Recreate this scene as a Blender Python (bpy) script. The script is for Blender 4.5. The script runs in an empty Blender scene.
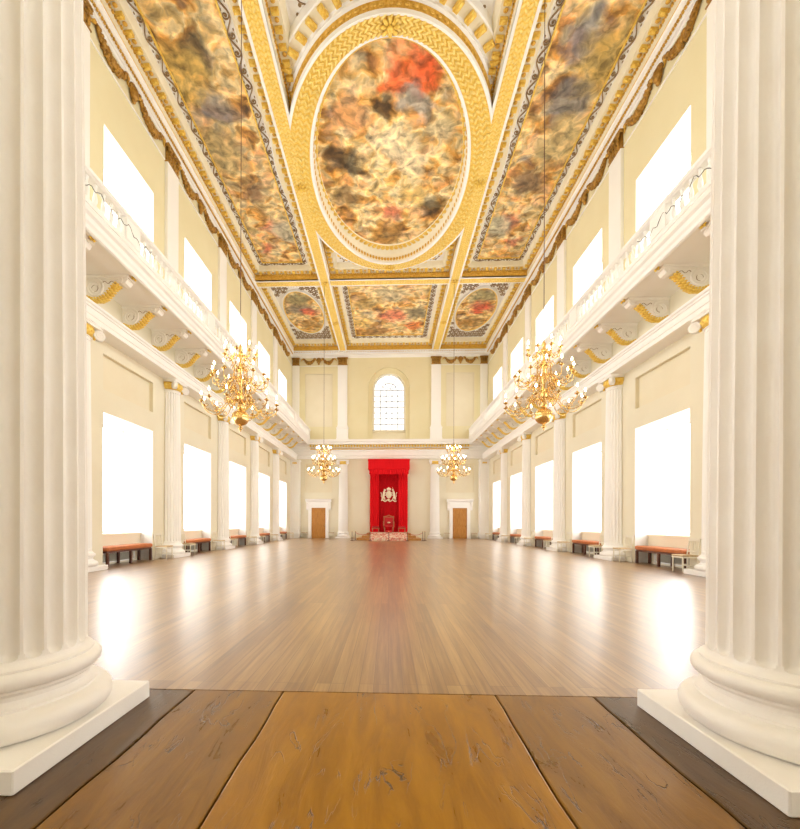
import bpy, math, random
from mathutils import Vector, Matrix
PI = math.pi
sc = bpy.context.scene
C = sc.collection
rnd = random.Random(7)

# ---------------------------------------------------------------- camera, world, exposure
TH, ROLL, F, CX, CY = 0.037, 0.0029, 425.0, 373.0, 522.7
cd = bpy.data.cameras.new('camera'); cam = bpy.data.objects.new('camera', cd); C.objects.link(cam)
cd.sensor_fit = 'HORIZONTAL'; cd.sensor_width = 36.0; cd.lens = F / 800 * 36
cd.shift_x = (400 - CX) / 800; cd.shift_y = (CY - 414.5) / 800
cd.clip_start = 0.05; cd.clip_end = 200
cam.matrix_world = Matrix.Translation((0.0, 0, 1.292)) @ Matrix.Rotation(TH, 4, 'Z') @ Matrix.Rotation(PI/2, 4, 'X') @ Matrix.Rotation(ROLL, 4, 'Z')
sc.camera = cam
w = bpy.data.worlds.new('world'); sc.world = w; w.use_nodes = True
w.node_tree.nodes['Background'].inputs[0].default_value = (1.0, 0.88, 0.72, 1)
w.node_tree.nodes['Background'].inputs[1].default_value = .5
WINDOW_LIGHT = 2.2
BULB_LIGHT = 18.0
sc.view_settings.view_transform = 'Standard'; sc.view_settings.look = 'None'
sc.view_settings.exposure = 1.62; sc.view_settings.gamma = 1.0
sc.view_settings.use_curve_mapping = False
sc.cycles.use_denoising = True
sc.cycles.max_bounces = 10; sc.cycles.diffuse_bounces = 7; sc.cycles.glossy_bounces = 4
sc.cycles.sample_clamp_indirect = 6.0
sc.cycles.caustics_reflective = False; sc.cycles.caustics_refractive = False

# ---------------------------------------------------------------- materials
def mat(name, col, rough=.6, metal=0., emit=None, es=0, spec=.5, coat=0):
    m = bpy.data.materials.new(name); m.use_nodes = True
    b = m.node_tree.nodes['Principled BSDF']
    b.inputs['Base Color'].default_value = (*col, 1); b.inputs['Roughness'].default_value = rough
    b.inputs['Metallic'].default_value = metal; b.inputs['Specular IOR Level'].default_value = spec
    if coat: b.inputs['Coat Weight'].default_value = coat; b.inputs['Coat Roughness'].default_value = .15
    if emit: b.inputs['Emission Color'].default_value = (*emit, 1); b.inputs['Emission Strength'].default_value = es
    return m
def nodes(m): return m.node_tree.nodes, m.node_tree.links, m.node_tree.nodes['Principled BSDF']
def N(ns, t, **kw):
    n = ns.new(t)
    for k, v in kw.items():
        if k in n.inputs.keys(): n.inputs[k].default_value = v
        else: setattr(n, k, v)
    return n
def ramp(ns, stops, interp='LINEAR'):
    r = ns.new('ShaderNodeValToRGB'); r.color_ramp.interpolation = interp
    e = r.color_ramp.elements
    while len(e) < len(stops): e.new(.5)
    for x, (p, c) in zip(e, stops): x.position = p; x.color = (*c, 1)
    return r
def noisy(m, c1, c2, scale=3, bump=0, bscale=20, detail=4, stretch=(1, 1, 1)):
    ns, ln, b = nodes(m)
    tc = ns.new('ShaderNodeTexCoord'); mp = ns.new('ShaderNodeMapping'); mp.inputs['Scale'].default_value = stretch
    ln.new(tc.outputs['Object'], mp.inputs['Vector'])
    n = N(ns, 'ShaderNodeTexNoise', Scale=scale, Detail=detail); ln.new(mp.outputs[0], n.inputs['Vector'])
    r = ramp(ns, [(.3, c1), (.7, c2)]); ln.new(n.outputs['Fac'], r.inputs[0]); ln.new(r.outputs[0], b.inputs['Base Color'])
    if bump:
        n2 = N(ns, 'ShaderNodeTexNoise', Scale=bscale, Detail=4); ln.new(mp.outputs[0], n2.inputs['Vector'])
        bp = N(ns, 'ShaderNodeBump', Strength=bump, Distance=.01); ln.new(n2.outputs['Fac'], bp.inputs['Height']); ln.new(bp.outputs[0], b.inputs['Normal'])
    return m
M = {}
M['wall'] = noisy(mat('bounce_yellow_plaster', (.8, .7, .5), .7), (.80, .73, .47), (.83, .765, .52), .8, .05, 60)  # upper walls: yellow bounce from the ceiling put into the plaster colour
M['wall_low'] = noisy(mat('buff_plaster', (.8, .7, .5), .7), (.80, .755, .60), (.83, .79, .64), .8, .05, 60)
M['panel'] = noisy(mat('panel_plaster', (.8, .7, .5), .7), (.80, .735, .56), (.83, .77, .60), 1.2)
M['white'] = noisy(mat('white_paint', (.87, .85, .8), .5), (.93, .925, .91), (.95, .945, .93), 2)
M['reveal'] = mat('reveal_white', (.72, .72, .69), .6)
M['column'] = noisy(mat('column_white', (.85, .8, .72), .45), (.88, .845, .80), (.91, .885, .85), 5, .12, 90)
M['soffit'] = noisy(mat('soffit_pink_white', (.86, .8, .74), .6), (.95, .92, .87), (.97, .95, .91), 2)
M['gold'] = noisy(mat('bright_gilding', (.9, .6, .1), .38, .35), (.85, .53, .07), (.98, .76, .20), 14, .35, 30)
M['goldpale'] = noisy(mat('pale_gilding', (.9, .6, .1), .45, .15), (.93, .68, .16), (.97, .78, .30), 9, .3, 40)
M['ochre'] = noisy(mat('ochre_gilding', (.8, .5, .1), .4, .3), (.62, .34, .04), (.86, .56, .12), 12, .5, 40)
M['golddark'] = noisy(mat('aged_gilding', (.4, .2, .04), .4, .35), (.22, .10, .012), (.58, .32, .06), 9, .5, 40)
M['scroll'] = mat('scroll_brown', (.30, .20, .10), .6)
M['ivory'] = noisy(mat('ivory_ceiling', (.88, .8, .62), .6), (.90, .82, .60), (.93, .87, .69), 3)
M['brass'] = mat('polished_brass', (.82, .55, .22), .2, .9)
M['candle'] = mat('candle_cream', (.9, .85, .7), .5)
M['bulb'] = mat('candle_bulb', (1, .85, .6), .4, emit=(1, .72, .38), es=BULB_LIGHT)
M['pane'] = mat('lit_pane', (.8, .8, .8), .3, emit=(.985, .985, 1), es=WINDOW_LIGHT)
M['sash'] = mat('sash_white', (.9, .9, .88), .5)
M['leather'] = noisy(mat('orange_leather', (.6, .18, .06), .45), (.44, .12, .03), (.55, .17, .045), 6)
M['darkwood'] = mat('dark_wood', (.10, .035, .02), .4)
M['cream_chair'] = mat('chair_cream_paint', (.80, .76, .64), .45)
M['rush'] = noisy(mat('rush_seat', (.6, .4, .2), .8), (.50, .36, .20), (.66, .50, .30), 30)
M['red'] = noisy(mat('red_velvet', (.75, .005, .012), .75, spec=.15), (.70, .004, .010), (.78, .008, .015), 3, stretch=(6, 6, .3))
M['redshade'] = noisy(mat('red_damask_shaded', (.45, .003, .008), .8, spec=.1), (.40, .002, .005), (.50, .004, .010), 12)  # damask back cloth, its shade beside the brighter hangings put into the colour
M['redfurn'] = mat('red_upholstery', (.5, .01, .015), .6)
M['emblem'] = mat('emblem_ivory', (.9, .78, .58), .5)
M['carpet'] = noisy(mat('patterned_carpet', (.7, .4, .3), .9), (.62, .12, .08), (.85, .78, .62), 9, detail=1)
M['stepwood'] = noisy(mat('step_wood', (.5, .25, .08), .35), (.42, .19, .05), (.58, .30, .10), 5)
M['black'] = mat('black_cord', (.015, .015, .02), .5)
M['steel'] = mat('post_bronze', (.12, .05, .04), .4, .5)
M['thronewood'] = mat('throne_frame_wood', (.42, .12, .05), .45)
M['grille'] = mat('vent_grey', (.45, .45, .40), .5)

def door_mat():
    m = mat('oak_door', (.45, .2, .05), .4); ns, ln, b = nodes(m)
    tc = ns.new('ShaderNodeTexCoord'); mp = ns.new('ShaderNodeMapping'); mp.inputs['Scale'].default_value = (14, 14, 1.2)
    ln.new(tc.outputs['Object'], mp.inputs[0])
    n = N(ns, 'ShaderNodeTexNoise', Scale=2.0, Detail=6); ln.new(mp.outputs[0], n.inputs['Vector'])
    r = ramp(ns, [(.3, (.40, .16, .025)), (.7, (.60, .29, .06))]); ln.new(n.outputs['Fac'], r.inputs[0]); ln.new(r.outputs[0], b.inputs['Base Color'])
    return m
M['door'] = door_mat()

def board_mat():
    m = mat('oak_boards', (.5, .34, .2), .3); ns, ln, b = nodes(m)
    tc = ns.new('ShaderNodeTexCoord')
    sx = ns.new('ShaderNodeSeparateXYZ'); ln.new(tc.outputs['Object'], sx.inputs[0])
    cb = ns.new('ShaderNodeCombineXYZ'); ln.new(sx.outputs[1], cb.inputs[0]); ln.new(sx.outputs[0], cb.inputs[1])
    br = N(ns, 'ShaderNodeTexBrick', Scale=1.0); br.offset = .37; br.offset_frequency = 3
    br.inputs['Color1'].default_value = (.0, .0, .0, 1); br.inputs['Color2'].default_value = (1, 1, 1, 1); br.inputs['Mortar'].default_value = (.5, .5, .5, 1)
    br.inputs['Mortar Size'].default_value = .0028; br.inputs['Mortar Smooth'].default_value = .3
    br.inputs['Brick Width'].default_value = 3.4; br.inputs['Row Height'].default_value = .115
    ln.new(cb.outputs[0], br.inputs['Vector'])
    mp = ns.new('ShaderNodeMapping'); mp.inputs['Scale'].default_value = (16, .55, 1); ln.new(tc.outputs['Object'], mp.inputs[0])
    n = N(ns, 'ShaderNodeTexNoise', Scale=1.5, Detail=8, Roughness=.65); ln.new(mp.outputs[0], n.inputs['Vector'])
    n3 = N(ns, 'ShaderNodeTexNoise', Scale=.35, Detail=3); ln.new(tc.outputs['Object'], n3.inputs['Vector'])
    a = N(ns, 'ShaderNodeMath', operation='MULTIPLY'); ln.new(br.outputs['Color'], a.inputs[0]); a.inputs[1].default_value = .22
    a2 = N(ns, 'ShaderNodeMath', operation='MULTIPLY_ADD'); ln.new(n.outputs['Fac'], a2.inputs[0]); a2.inputs[1].default_value = 1.0; ln.new(a.outputs[0], a2.inputs[2])
    a3 = N(ns, 'ShaderNodeMath', operation='MULTIPLY_ADD'); ln.new(n3.outputs['Fac'], a3.inputs[0]); a3.inputs[1].default_value = .3; ln.new(a2.outputs[0], a3.inputs[2])
    r = ramp(ns, [(.42, (.085, .032, .006)), (.68, (.24, .115, .028)), (1.0, (.43, .26, .095))]); ln.new(a3.outputs[0], r.inputs[0])
    mx = N(ns, 'ShaderNodeMixRGB'); ln.new(br.outputs['Fac'], mx.inputs[0]); ln.new(r.outputs[0], mx.inputs[1]); mx.inputs[2].default_value = (.12, .05, .02, 1)
    ln.new(mx.outputs[0], b.inputs['Base Color'])
    rr = N(ns, 'ShaderNodeMath', operation='MULTIPLY_ADD'); ln.new(n.outputs['Fac'], rr.inputs[0]); rr.inputs[1].default_value = .14; rr.inputs[2].default_value = .26
    ln.new(rr.outputs[0], b.inputs['Roughness'])
    b.inputs['Coat Weight'].default_value = .85; b.inputs['Coat Roughness'].default_value = .30
    bp = N(ns, 'ShaderNodeBump', Strength=.12, Distance=.004); ln.new(n.outputs['Fac'], bp.inputs['Height']); ln.new(bp.outputs[0], b.inputs['Normal'])
    b.inputs['Specular IOR Level'].default_value = .55
    return m
M['boards'] = board_mat()

def slab_mat(name, c1, c2, c3):
    m = mat(name, c2, .3); ns, ln, b = nodes(m)
    tc = ns.new('ShaderNodeTexCoord'); mp = ns.new('ShaderNodeMapping'); mp.inputs['Scale'].default_value = (5, .9, 1); ln.new(tc.outputs['Object'], mp.inputs[0])
    n = N(ns, 'ShaderNodeTexNoise', Scale=1.6, Detail=9, Roughness=.62, Distortion=.6); ln.new(mp.outputs[0], n.inputs['Vector'])
    r = ramp(ns, [(.3, c1), (.5, c2), (.72, c3)]); ln.new(n.outputs['Fac'], r.inputs[0])
    mp2 = ns.new('ShaderNodeMapping'); mp2.inputs['Scale'].default_value = (4.2, .8, 1); ln.new(tc.outputs['Object'], mp2.inputs[0])
    n2 = N(ns, 'ShaderNodeTexNoise', Scale=1.3, Detail=5, Distortion=1.6); ln.new(mp2.outputs[0], n2.inputs['Vector'])
    # worn cracks follow one contour of the noise
    s = N(ns, 'ShaderNodeMath', operation='SUBTRACT'); ln.new(n2.outputs['Fac'], s.inputs[0]); s.inputs[1].default_value = .56
    ab = N(ns, 'ShaderNodeMath', operation='ABSOLUTE'); ln.new(s.outputs[0], ab.inputs[0])
    n4 = N(ns, 'ShaderNodeTexNoise', Scale=2.2, Detail=2); ln.new(tc.outputs['Object'], n4.inputs['Vector'])
    mr = N(ns, 'ShaderNodeMapRange'); ln.new(ab.outputs[0], mr.inputs[0]); mr.inputs[1].default_value = 0; mr.inputs[2].default_value = .010; mr.inputs[3].default_value = 1; mr.inputs[4].default_value = 0
    m4 = N(ns, 'ShaderNodeMapRange'); ln.new(n4.outputs['Fac'], m4.inputs[0]); m4.inputs[1].default_value = .46; m4.inputs[2].default_value = .56
    mu = N(ns, 'ShaderNodeMath', operation='MULTIPLY'); ln.new(mr.outputs[0], mu.inputs[0]); ln.new(m4.outputs[0], mu.inputs[1])
    mx = N(ns, 'ShaderNodeMixRGB'); ln.new(mu.outputs[0], mx.inputs[0]); ln.new(r.outputs[0], mx.inputs[1]); mx.inputs[2].default_value = (.035, .015, .005, 1)
    ln.new(mx.outputs[0], b.inputs['Base Color'])
    h = N(ns, 'ShaderNodeMath', operation='SUBTRACT'); ln.new(n.outputs['Fac'], h.inputs[0]); ln.new(mu.outputs[0], h.inputs[1])
    bp = N(ns, 'ShaderNodeBump', Strength=.5, Distance=.008); ln.new(h.outputs[0], bp.inputs['Height']); ln.new(bp.outputs[0], b.inputs['Normal'])
    rr = N(ns, 'ShaderNodeMath', operation='MULTIPLY_ADD'); ln.new(n.outputs['Fac'], rr.inputs[0]); rr.inputs[1].default_value = .2; rr.inputs[2].default_value = .2
    ln.new(rr.outputs[0], b.inputs['Roughness'])
    return m
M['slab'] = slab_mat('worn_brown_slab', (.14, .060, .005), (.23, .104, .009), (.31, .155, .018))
M['slabglow'] = slab_mat('worn_amber_glow_slab', (.22, .090, .003), (.33, .145, .004), (.42, .20, .010))  # centre slab: amber ceiling reflection put into its golden colour
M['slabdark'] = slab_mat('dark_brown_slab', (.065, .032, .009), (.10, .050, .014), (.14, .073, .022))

def painting_mat(name, seed, patches, scale=1.0, gamma=1.0):
    """cloudy oil-paint stand-in: warped noise through an earthy palette plus a few soft patches of colour"""
    m = mat(name, (.5, .35, .2), .5); ns, ln, b = nodes(m)
    tc = ns.new('ShaderNodeTexCoord')
    mp = ns.new('ShaderNodeMapping'); mp.inputs['Location'].default_value = (seed * 3.1, seed * 1.7, seed); ln.new(tc.outputs['Object'], mp.inputs[0])
    wn = N(ns, 'ShaderNodeTexNoise', Scale=1.1 * scale, Detail=3); ln.new(mp.outputs[0], wn.inputs['Vector'])
    wm = N(ns, 'ShaderNodeVectorMath', operation='MULTIPLY_ADD'); ln.new(wn.outputs['Color'], wm.inputs[0]); wm.inputs[1].default_value = (.8, .8, 0); ln.new(mp.outputs[0], wm.inputs[2])
    n = N(ns, 'ShaderNodeTexNoise', Scale=1.0 * scale, Detail=4, Roughness=.5, Distortion=.1); ln.new(wm.outputs[0], n.inputs['Vector'])
    r = ramp(ns, [(.26, (.07, .035, .015)), (.36, (.34, .15, .03)), (.43, (.72, .36, .07)), (.49, (.88, .58, .20)), (.55, (.95, .78, .42)), (.62, (.82, .58, .22)), (.72, (.46, .34, .17))])
    ln.new(n.outputs['Fac'], r.inputs[0])
    v = N(ns, 'ShaderNodeTexVoronoi', Scale=1.25 * scale); ln.new(wm.outputs[0], v.inputs['Vector'])
    hs = ramp(ns, [(0, (.98, .68, .40)), (.22, (.86, .42, .16)), (.4, (.97, .86, .55)), (.6, (.50, .28, .09)), (.74, (.95, .62, .34)), (.93, (.30, .27, .26))], 'CONSTANT')
    sp = ns.new('ShaderNodeSeparateColor'); ln.new(v.outputs['Color'], sp.inputs[0]); ln.new(sp.outputs[0], hs.inputs[0])
    vm = N(ns, 'ShaderNodeMapRange'); ln.new(v.outputs['Distance'], vm.inputs[0]); vm.inputs[1].default_value = .12 / scale ** 0; vm.inputs[2].default_value = .62; vm.inputs[3].default_value = .8; vm.inputs[4].default_value = 0
    cur = N(ns, 'ShaderNodeMixRGB'); ln.new(vm.outputs[0], cur.inputs[0]); ln.new(r.outputs[0], cur.inputs[1]); ln.new(hs.outputs[0], cur.inputs[2])
    dn = N(ns, 'ShaderNodeTexNoise', Scale=1.4, Detail=4); ln.new(mp.outputs[0], dn.inputs['Vector'])
    dm = N(ns, 'ShaderNodeVectorMath', operation='MULTIPLY_ADD'); ln.new(dn.outputs['Color'], dm.inputs[0]); dm.inputs[1].default_value = (1.6, 1.6, 0)
    sub = N(ns, 'ShaderNodeVectorMath', operation='SUBTRACT'); ln.new(tc.outputs['Object'], sub.inputs[0]); sub.inputs[1].default_value = (.8, .8, 0); ln.new(sub.outputs[0], dm.inputs[2])
    for (x, y, rad, col) in patches:
        ds = N(ns, 'ShaderNodeVectorMath', operation='DISTANCE'); ln.new(dm.outputs[0], ds.inputs[0]); ds.inputs[1].default_value = (x, y, 0)
        fl = N(ns, 'ShaderNodeMapRange'); ln.new(ds.outputs['Value'], fl.inputs[0]); fl.inputs[1].default_value = rad * .55; fl.inputs[2].default_value = rad * 1.1; fl.inputs[3].default_value = .82; fl.inputs[4].default_value = 0
        nx = ns.new('ShaderNodeMixRGB'); ln.new(fl.outputs[0], nx.inputs[0]); ln.new(cur.outputs[0], nx.inputs[1]); nx.inputs[2].default_value = (*col, 1); cur = nx
    f = N(ns, 'ShaderNodeTexNoise', Scale=2.6 * scale, Detail=5, Distortion=.15); ln.new(wm.outputs[0], f.inputs['Vector'])
    fm = N(ns, 'ShaderNodeMapRange'); ln.new(f.outputs['Fac'], fm.inputs[0]); fm.inputs[1].default_value = .3; fm.inputs[2].default_value = .7; fm.inputs[3].default_value = .35; fm.inputs[4].default_value = 1.45
    mv = N(ns, 'ShaderNodeVectorMath', operation='SCALE'); ln.new(cur.outputs[0], mv.inputs[0]); ln.new(fm.outputs[0], mv.inputs['Scale'])
    ln.new(mv.outputs[0], b.inputs['Base Color'])
    return m

# ---------------------------------------------------------------- mesh helpers
class MB:
    def __init__(s): s.v = []; s.f = []
    def add(s, vs, fs, T=None):
        o = len(s.v)
        s.v += [tuple(T @ Vector(p)) for p in vs] if T is not None else [tuple(p) for p in vs]
        s.f += [tuple(i + o for i in f) for f in fs]; return s
    def box(s, x0, x1, y0, y1, z0, z1, T=None):
        x0, x1 = sorted((x0, x1)); y0, y1 = sorted((y0, y1)); z0, z1 = sorted((z0, z1))
        v = [(x, y, z) for z in (z0, z1) for y in (y0, y1) for x in (x0, x1)]
        return s.add(v, [(0, 2, 3, 1), (4, 5, 7, 6), (0, 1, 5, 4), (2, 6, 7, 3), (0, 4, 6, 2), (1, 3, 7, 5)], T)
    def bbox(s, x0, x1, y0, y1, z0, z1, b=.01, T=None):
        """box with chamfered long edges (all twelve) - a box and its inset shells"""
        x0, x1 = sorted((x0, x1)); y0, y1 = sorted((y0, y1)); z0, z1 = sorted((z0, z1))
        rows = []
        for z, i in ((z0, b), (z0 + b, 0), (z1 - b, 0), (z1, b)):
            a0, a1, c0, c1 = x0 + i, x1 - i, y0 + i, y1 - i; e = b
            rows.append([(a0 + e, c0, z), (a1 - e, c0, z), (a1, c0 + e, z), (a1, c1 - e, z), (a1 - e, c1, z), (a0 + e, c1, z), (a0, c1 - e, z), (a0, c0 + e, z)])
        return s.loft(rows, True, True, T)
    def loft(s, rows, closed=True, caps=False, T=None):
        n = len(rows[0]); v = [p for r in rows for p in r]; f = []
        for i in range(len(rows) - 1):
            for j in range(n if closed else n - 1):
                k = (j + 1) % n
                f.append((i*n + j, i*n + k, (i+1)*n + k, (i+1)*n + j))
        if caps: f.append(tuple(range(n))[::-1]); f.append(tuple((len(rows)-1)*n + j for j in range(n)))
        return s.add(v, f, T)
    def lathe(s, prof, n=24, a0=0, a1=2*PI, T=None, center=(0, 0)):
        full = abs(a1 - a0 - 2*PI) < 1e-6; m = n if full else n + 1
        rows = [[(center[0] + r*math.cos(a0 + (a1-a0)*j/n), center[1] + r*math.sin(a0 + (a1-a0)*j/n), z) for j in range(m)] for r, z in prof]
        return s.loft(rows, full, full, T)
    def tube(s, pts, r, n=6, caps=True, T=None, closed=False):
        pts = [Vector(p) for p in pts]; rows = []; up = Vector((0, 0, 1)); L = len(pts)
        for i, p in enumerate(pts):
            if closed: d = pts[(i+1) % L] - pts[i-1]
            else: d = pts[min(i+1, L-1)] - pts[max(i-1, 0)]
            d.normalize()
            if i == 0: u = d.orthogonal().normalized()
            else: u = (u - d * u.dot(d)); u = u.normalized() if u.length > 1e-6 else d.orthogonal().normalized()
            w_ = d.cross(u); rr = r[i] if isinstance(r, (list, tuple)) else r
            rows.append([p + rr * (math.cos(2*PI*k/n) * u + math.sin(2*PI*k/n) * w_) for k in range(n)])
        if closed: rows.append(rows[0]); caps = False
        return s.loft(rows, True, caps, T)
    def prism(s, poly, h0, h1, axis='y', T=None):
        """polygon given in two coordinates, extruded along axis"""
        def P(a, b, h): return {'y': (a, h, b), 'x': (h, a, b), 'z': (a, b, h)}[axis]
        return s.loft([[P(a, b, h0) for a, b in poly], [P(a, b, h1) for a, b in poly]], True, True, T)
    def sweep(s, prof, path, caps=True):
        """prof list of (a,b); path list of functions (a,b)->xyz"""
        return s.loft([[g(a, b) for a, b in prof] for g in path], True, caps)
    def ell(s, c, r, n=8, m=5, T=None):
        rows = []
        for i in range(m + 1):
            t = PI * (.04 + .92 * i / m); rows.append([(c[0] + r[0]*math.sin(t)*math.cos(2*PI*j/n), c[1] + r[1]*math.sin(t)*math.sin(2*PI*j/n), c[2] - r[2]*math.cos(t)) for j in range(n)])
        return s.loft(rows, True, True, T)
    def build(s, name, m, parent=None, smooth=False, recalc=True):
        me = bpy.data.meshes.new(name); me.from_pydata(s.v, [], s.f); me.validate()
        if recalc:
            import bmesh
            bm = bmesh.new(); bm.from_mesh(me); bmesh.ops.recalc_face_normals(bm, faces=bm.faces); bm.to_mesh(me); bm.free()
        me.materials.append(m)
        if smooth: me.shade_smooth(); 
        o = bpy.data.objects.new(name, me); C.objects.link(o)
        if parent: o.parent = parent
        if smooth == 2: me.set_sharp_from_angle(angle=R(38))
        return o
def R(d): return math.radians(d)
def tag(o, label=None, cat=None, group=None, kind=None):
    if label: o['label'] = label
    if cat: o['category'] = cat
    if group: o['group'] = group
    if kind: o['kind'] = kind
    return o
def empty(name, loc=(0, 0, 0), rz=0):
    o = bpy.data.objects.new(name, None); C.objects.link(o); o.location = loc; o.rotation_euler = (0, 0, rz); o.empty_display_size = .1; return o
KIDS = {}
def copy_tree(o, parent=None):
    c = o.copy(); C.objects.link(c); c.parent = parent
    for ch in list(o.children): copy_tree(ch, c)
    return c
ORD = ['first', 'second', 'third', 'fourth', 'fifth', 'sixth', 'seventh']

# ---------------------------------------------------------------- layout numbers (metres)
W, D, YN, ZF = 8.13, 35.37, 2.5, 14.40
L, YA = 4.79, 10.68
COLS = [YA + k*L for k in range(5)]                 # free wall half-columns
WINS = [YA + (k + .5)*L for k in (-1, 0, 1, 2, 3, 4)]
WINX = [YA - 2.5*L, YA - 1.5*L] + WINS  # first bay is an unseen addition that lights the near columns
WH, REC = 1.275, 1.08
def smooth_v(): pass

# ---------------------------------------------------------------- floor
b = MB(); b.box(-W - .6, W + .6, 3.23, D + .4, -.2, 0)
fl = b.build('floor', M['boards']); tag(fl, 'long oak floorboards running the length of the hall', kind='structure')
ss = empty('floor_slabs'); ss['kind'] = 'structure'; ss['label'] = 'worn brown threshold slabs in front of the boards'
g = .006
for x0, x1, mm in ((-.80, .80, 'slabglow'), (-1.49, -.80, 'slab'), (.80, 1.52, 'slab'), (-8.2, -1.49, 'slabdark'), (1.52, 8.2, 'slabdark')):
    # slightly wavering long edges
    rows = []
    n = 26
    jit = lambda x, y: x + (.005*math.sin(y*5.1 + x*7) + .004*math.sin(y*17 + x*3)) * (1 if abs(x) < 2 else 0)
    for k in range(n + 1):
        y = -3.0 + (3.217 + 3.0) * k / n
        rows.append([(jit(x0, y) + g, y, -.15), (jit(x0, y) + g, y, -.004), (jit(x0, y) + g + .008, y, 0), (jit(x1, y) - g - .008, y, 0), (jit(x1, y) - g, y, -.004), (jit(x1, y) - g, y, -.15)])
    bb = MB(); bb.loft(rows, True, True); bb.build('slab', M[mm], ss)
b = MB(); b.box(-8.2, 8.2, -3.0, 3.23, -.3, -.152); b.build('subfloor', M['black'], ss)

# ---------------------------------------------------------------- walls
def wall_cells(b, P, us, zs, holes):
    for i in range(len(us) - 1):
        for j in range(len(zs) - 1):
            uc, zc = (us[i] + us[i+1])/2, (zs[j] + zs[j+1])/2
            if any(a < uc < c and d < zc < e for a, c, d, e in holes): continue
            b.add([P(us[i], 0, zs[j]), P(us[i+1], 0, zs[j]), P(us[i+1], 0, zs[j+1]), P(us[i], 0, zs[j+1])], [(0, 1, 2, 3)])
def pocket(b, P, u0, u1, z0, z1, d, back=True, floor=True):
    q = [(u0, z0), (u1, z0), (u1, z1), (u0, z1)]
    for k in range(4):
        if k == 0 and not floor: continue
        (a, c), (e, f) = q[k], q[(k+1) % 4]
        b.add([P(a, 0, c), P(e, 0, f), P(e, d, f), P(a, d, c)], [(0, 1, 2, 3)])
    if back: b.add([P(u, d, z) for u, z in q], [(0, 1, 2, 3)])
ZL0, ZL1, ZS = 0.93, 4.42, 0.93        # lower window niche
ZU0, ZU1 = 9.4, 12.62
PZ0, PZ1 = 5.07, 6.09                  # sunk panel above the lower windows
wn = 1
for side in (-1, 1):
    sn = 'left' if side < 0 else 'right'
    def P(u, d, z, side=side): return (side*(W + d), u, z)
    for lo, (zb, zt) in ((True, (0, 7.9)), (False, (7.9, 16.5))):
        holes = []
        for y in WINX:
            if lo: holes += [(y - WH, y + WH, 0, ZL1), (y - WH, y + WH, PZ0, PZ1)]
            else: holes += [(y - WH, y + WH, ZU0, ZU1)]
        us = sorted({-3.0, D} | {h[0] for h in holes} | {h[1] for h in holes}); zs = sorted({zb, zt} | {h[2] for h in holes} | {h[3] for h in holes})
        b = MB(); wall_cells(b, P, us, zs, holes)
        if lo: root = b.build('wall_' + sn, M['wall_low'], recalc=False); root['kind'] = 'structure'; root['label'] = f'{sn} side wall of cream plaster with deep window niches'
        else: b.build('upper_wall', M['wall'], root, recalc=False)
    rv = MB(); pn = MB(); dd = MB()
    for y in WINX:
        # niche: jambs and head to full depth, dado under the window
        pocket(rv, P, y - WH, y + WH, 0, ZL1, REC, False, False)
        pocket(rv, P, y - WH, y + WH, ZU0, ZU1, REC - .05, False)
        pocket(pn, P, y - WH, y + WH, PZ0, PZ1, .12)
        x0, x1 = side*(W + .43), side*(W + REC + .1)
        dd.box(x0, x1, y - WH, y + WH, 0, ZS); dd.box(x0 - side*.03, x1, y - WH, y + WH, ZS - .06, ZS + .002)
    rv.build('window_reveal', M['reveal'], root, recalc=False); pn.build('sunk_panel', M['panel'], root, recalc=False); dd.build('window_dado', M['wall_low'], root)
    # windows
    for k, y in enumerate(WINX):
        for lv, (z0, z1, dep) in enumerate(((ZS, ZL1, REC), (ZU0, ZU1, REC - .05))):
            wo = empty(f'window_{wn}', (side*(W + dep), y, z0)); wo['kind'] = 'structure'
            wo['label'] = f"{'lower' if lv == 0 else 'upper'} {sn} window filled with white daylight, {('bay added behind the viewpoint for light', 'bay beside the threshold', 'bay hidden by the large column')[k] if k < 3 else ORD[k-3] + ' visible bay'}"; wn += 1
            h = z1 - z0
            fr = MB(); s_ = side
            for a in (-WH, WH - .07): fr.box(s_*-.06, s_*.04, a, a + .07, 0, h)
            for a in (0, h - .07): fr.box(s_*-.06, s_*.04, -WH + .07, WH - .07, a, a + .07)
            fr.build('window_frame', M['sash'], wo)
            pm = MB(); pm.add([(s_*.035, -WH, 0), (s_*.035, WH, 0), (s_*.035, WH, h), (s_*.035, -WH, h)], [(0, 1, 2, 3) if s_ > 0 else (3, 2, 1, 0)])
            pm.build('pane', M['pane'], wo, recalc=False)
# back wall with arched recess
def PB(u, d, z): return (u, D + d, z)
def arch_pts(r, zs, z0, n=20): return [(r, z0)] + [(r*math.cos(PI*k/n), zs + r*math.sin(PI*k/n)) for k in range(n + 1)] + [(-r, z0)]
b = MB()
holes = [(-1.74, 1.74, 8.1, 14.25)]
for s_ in (-1, 1): holes += [tuple(sorted((s_*4.78, s_*6.98))) + (3.85, 6.18), tuple(sorted((s_*4.78, s_*6.98))) + (9.35, 13.68)]
us = sorted({-W, W} | {h[0] for h in holes} | {h[1] for h in holes}); zs = sorted({0, 8.1, 16.5} | {h[2] for h in holes} | {h[3] for h in holes})
lowb = MB(); upb = MB()
wall_cells(lowb, PB, us, [z for z in zs if z <= 8.1], holes); wall_cells(upb, PB, us, [z for z in zs if z >= 8.1], holes)
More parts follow.
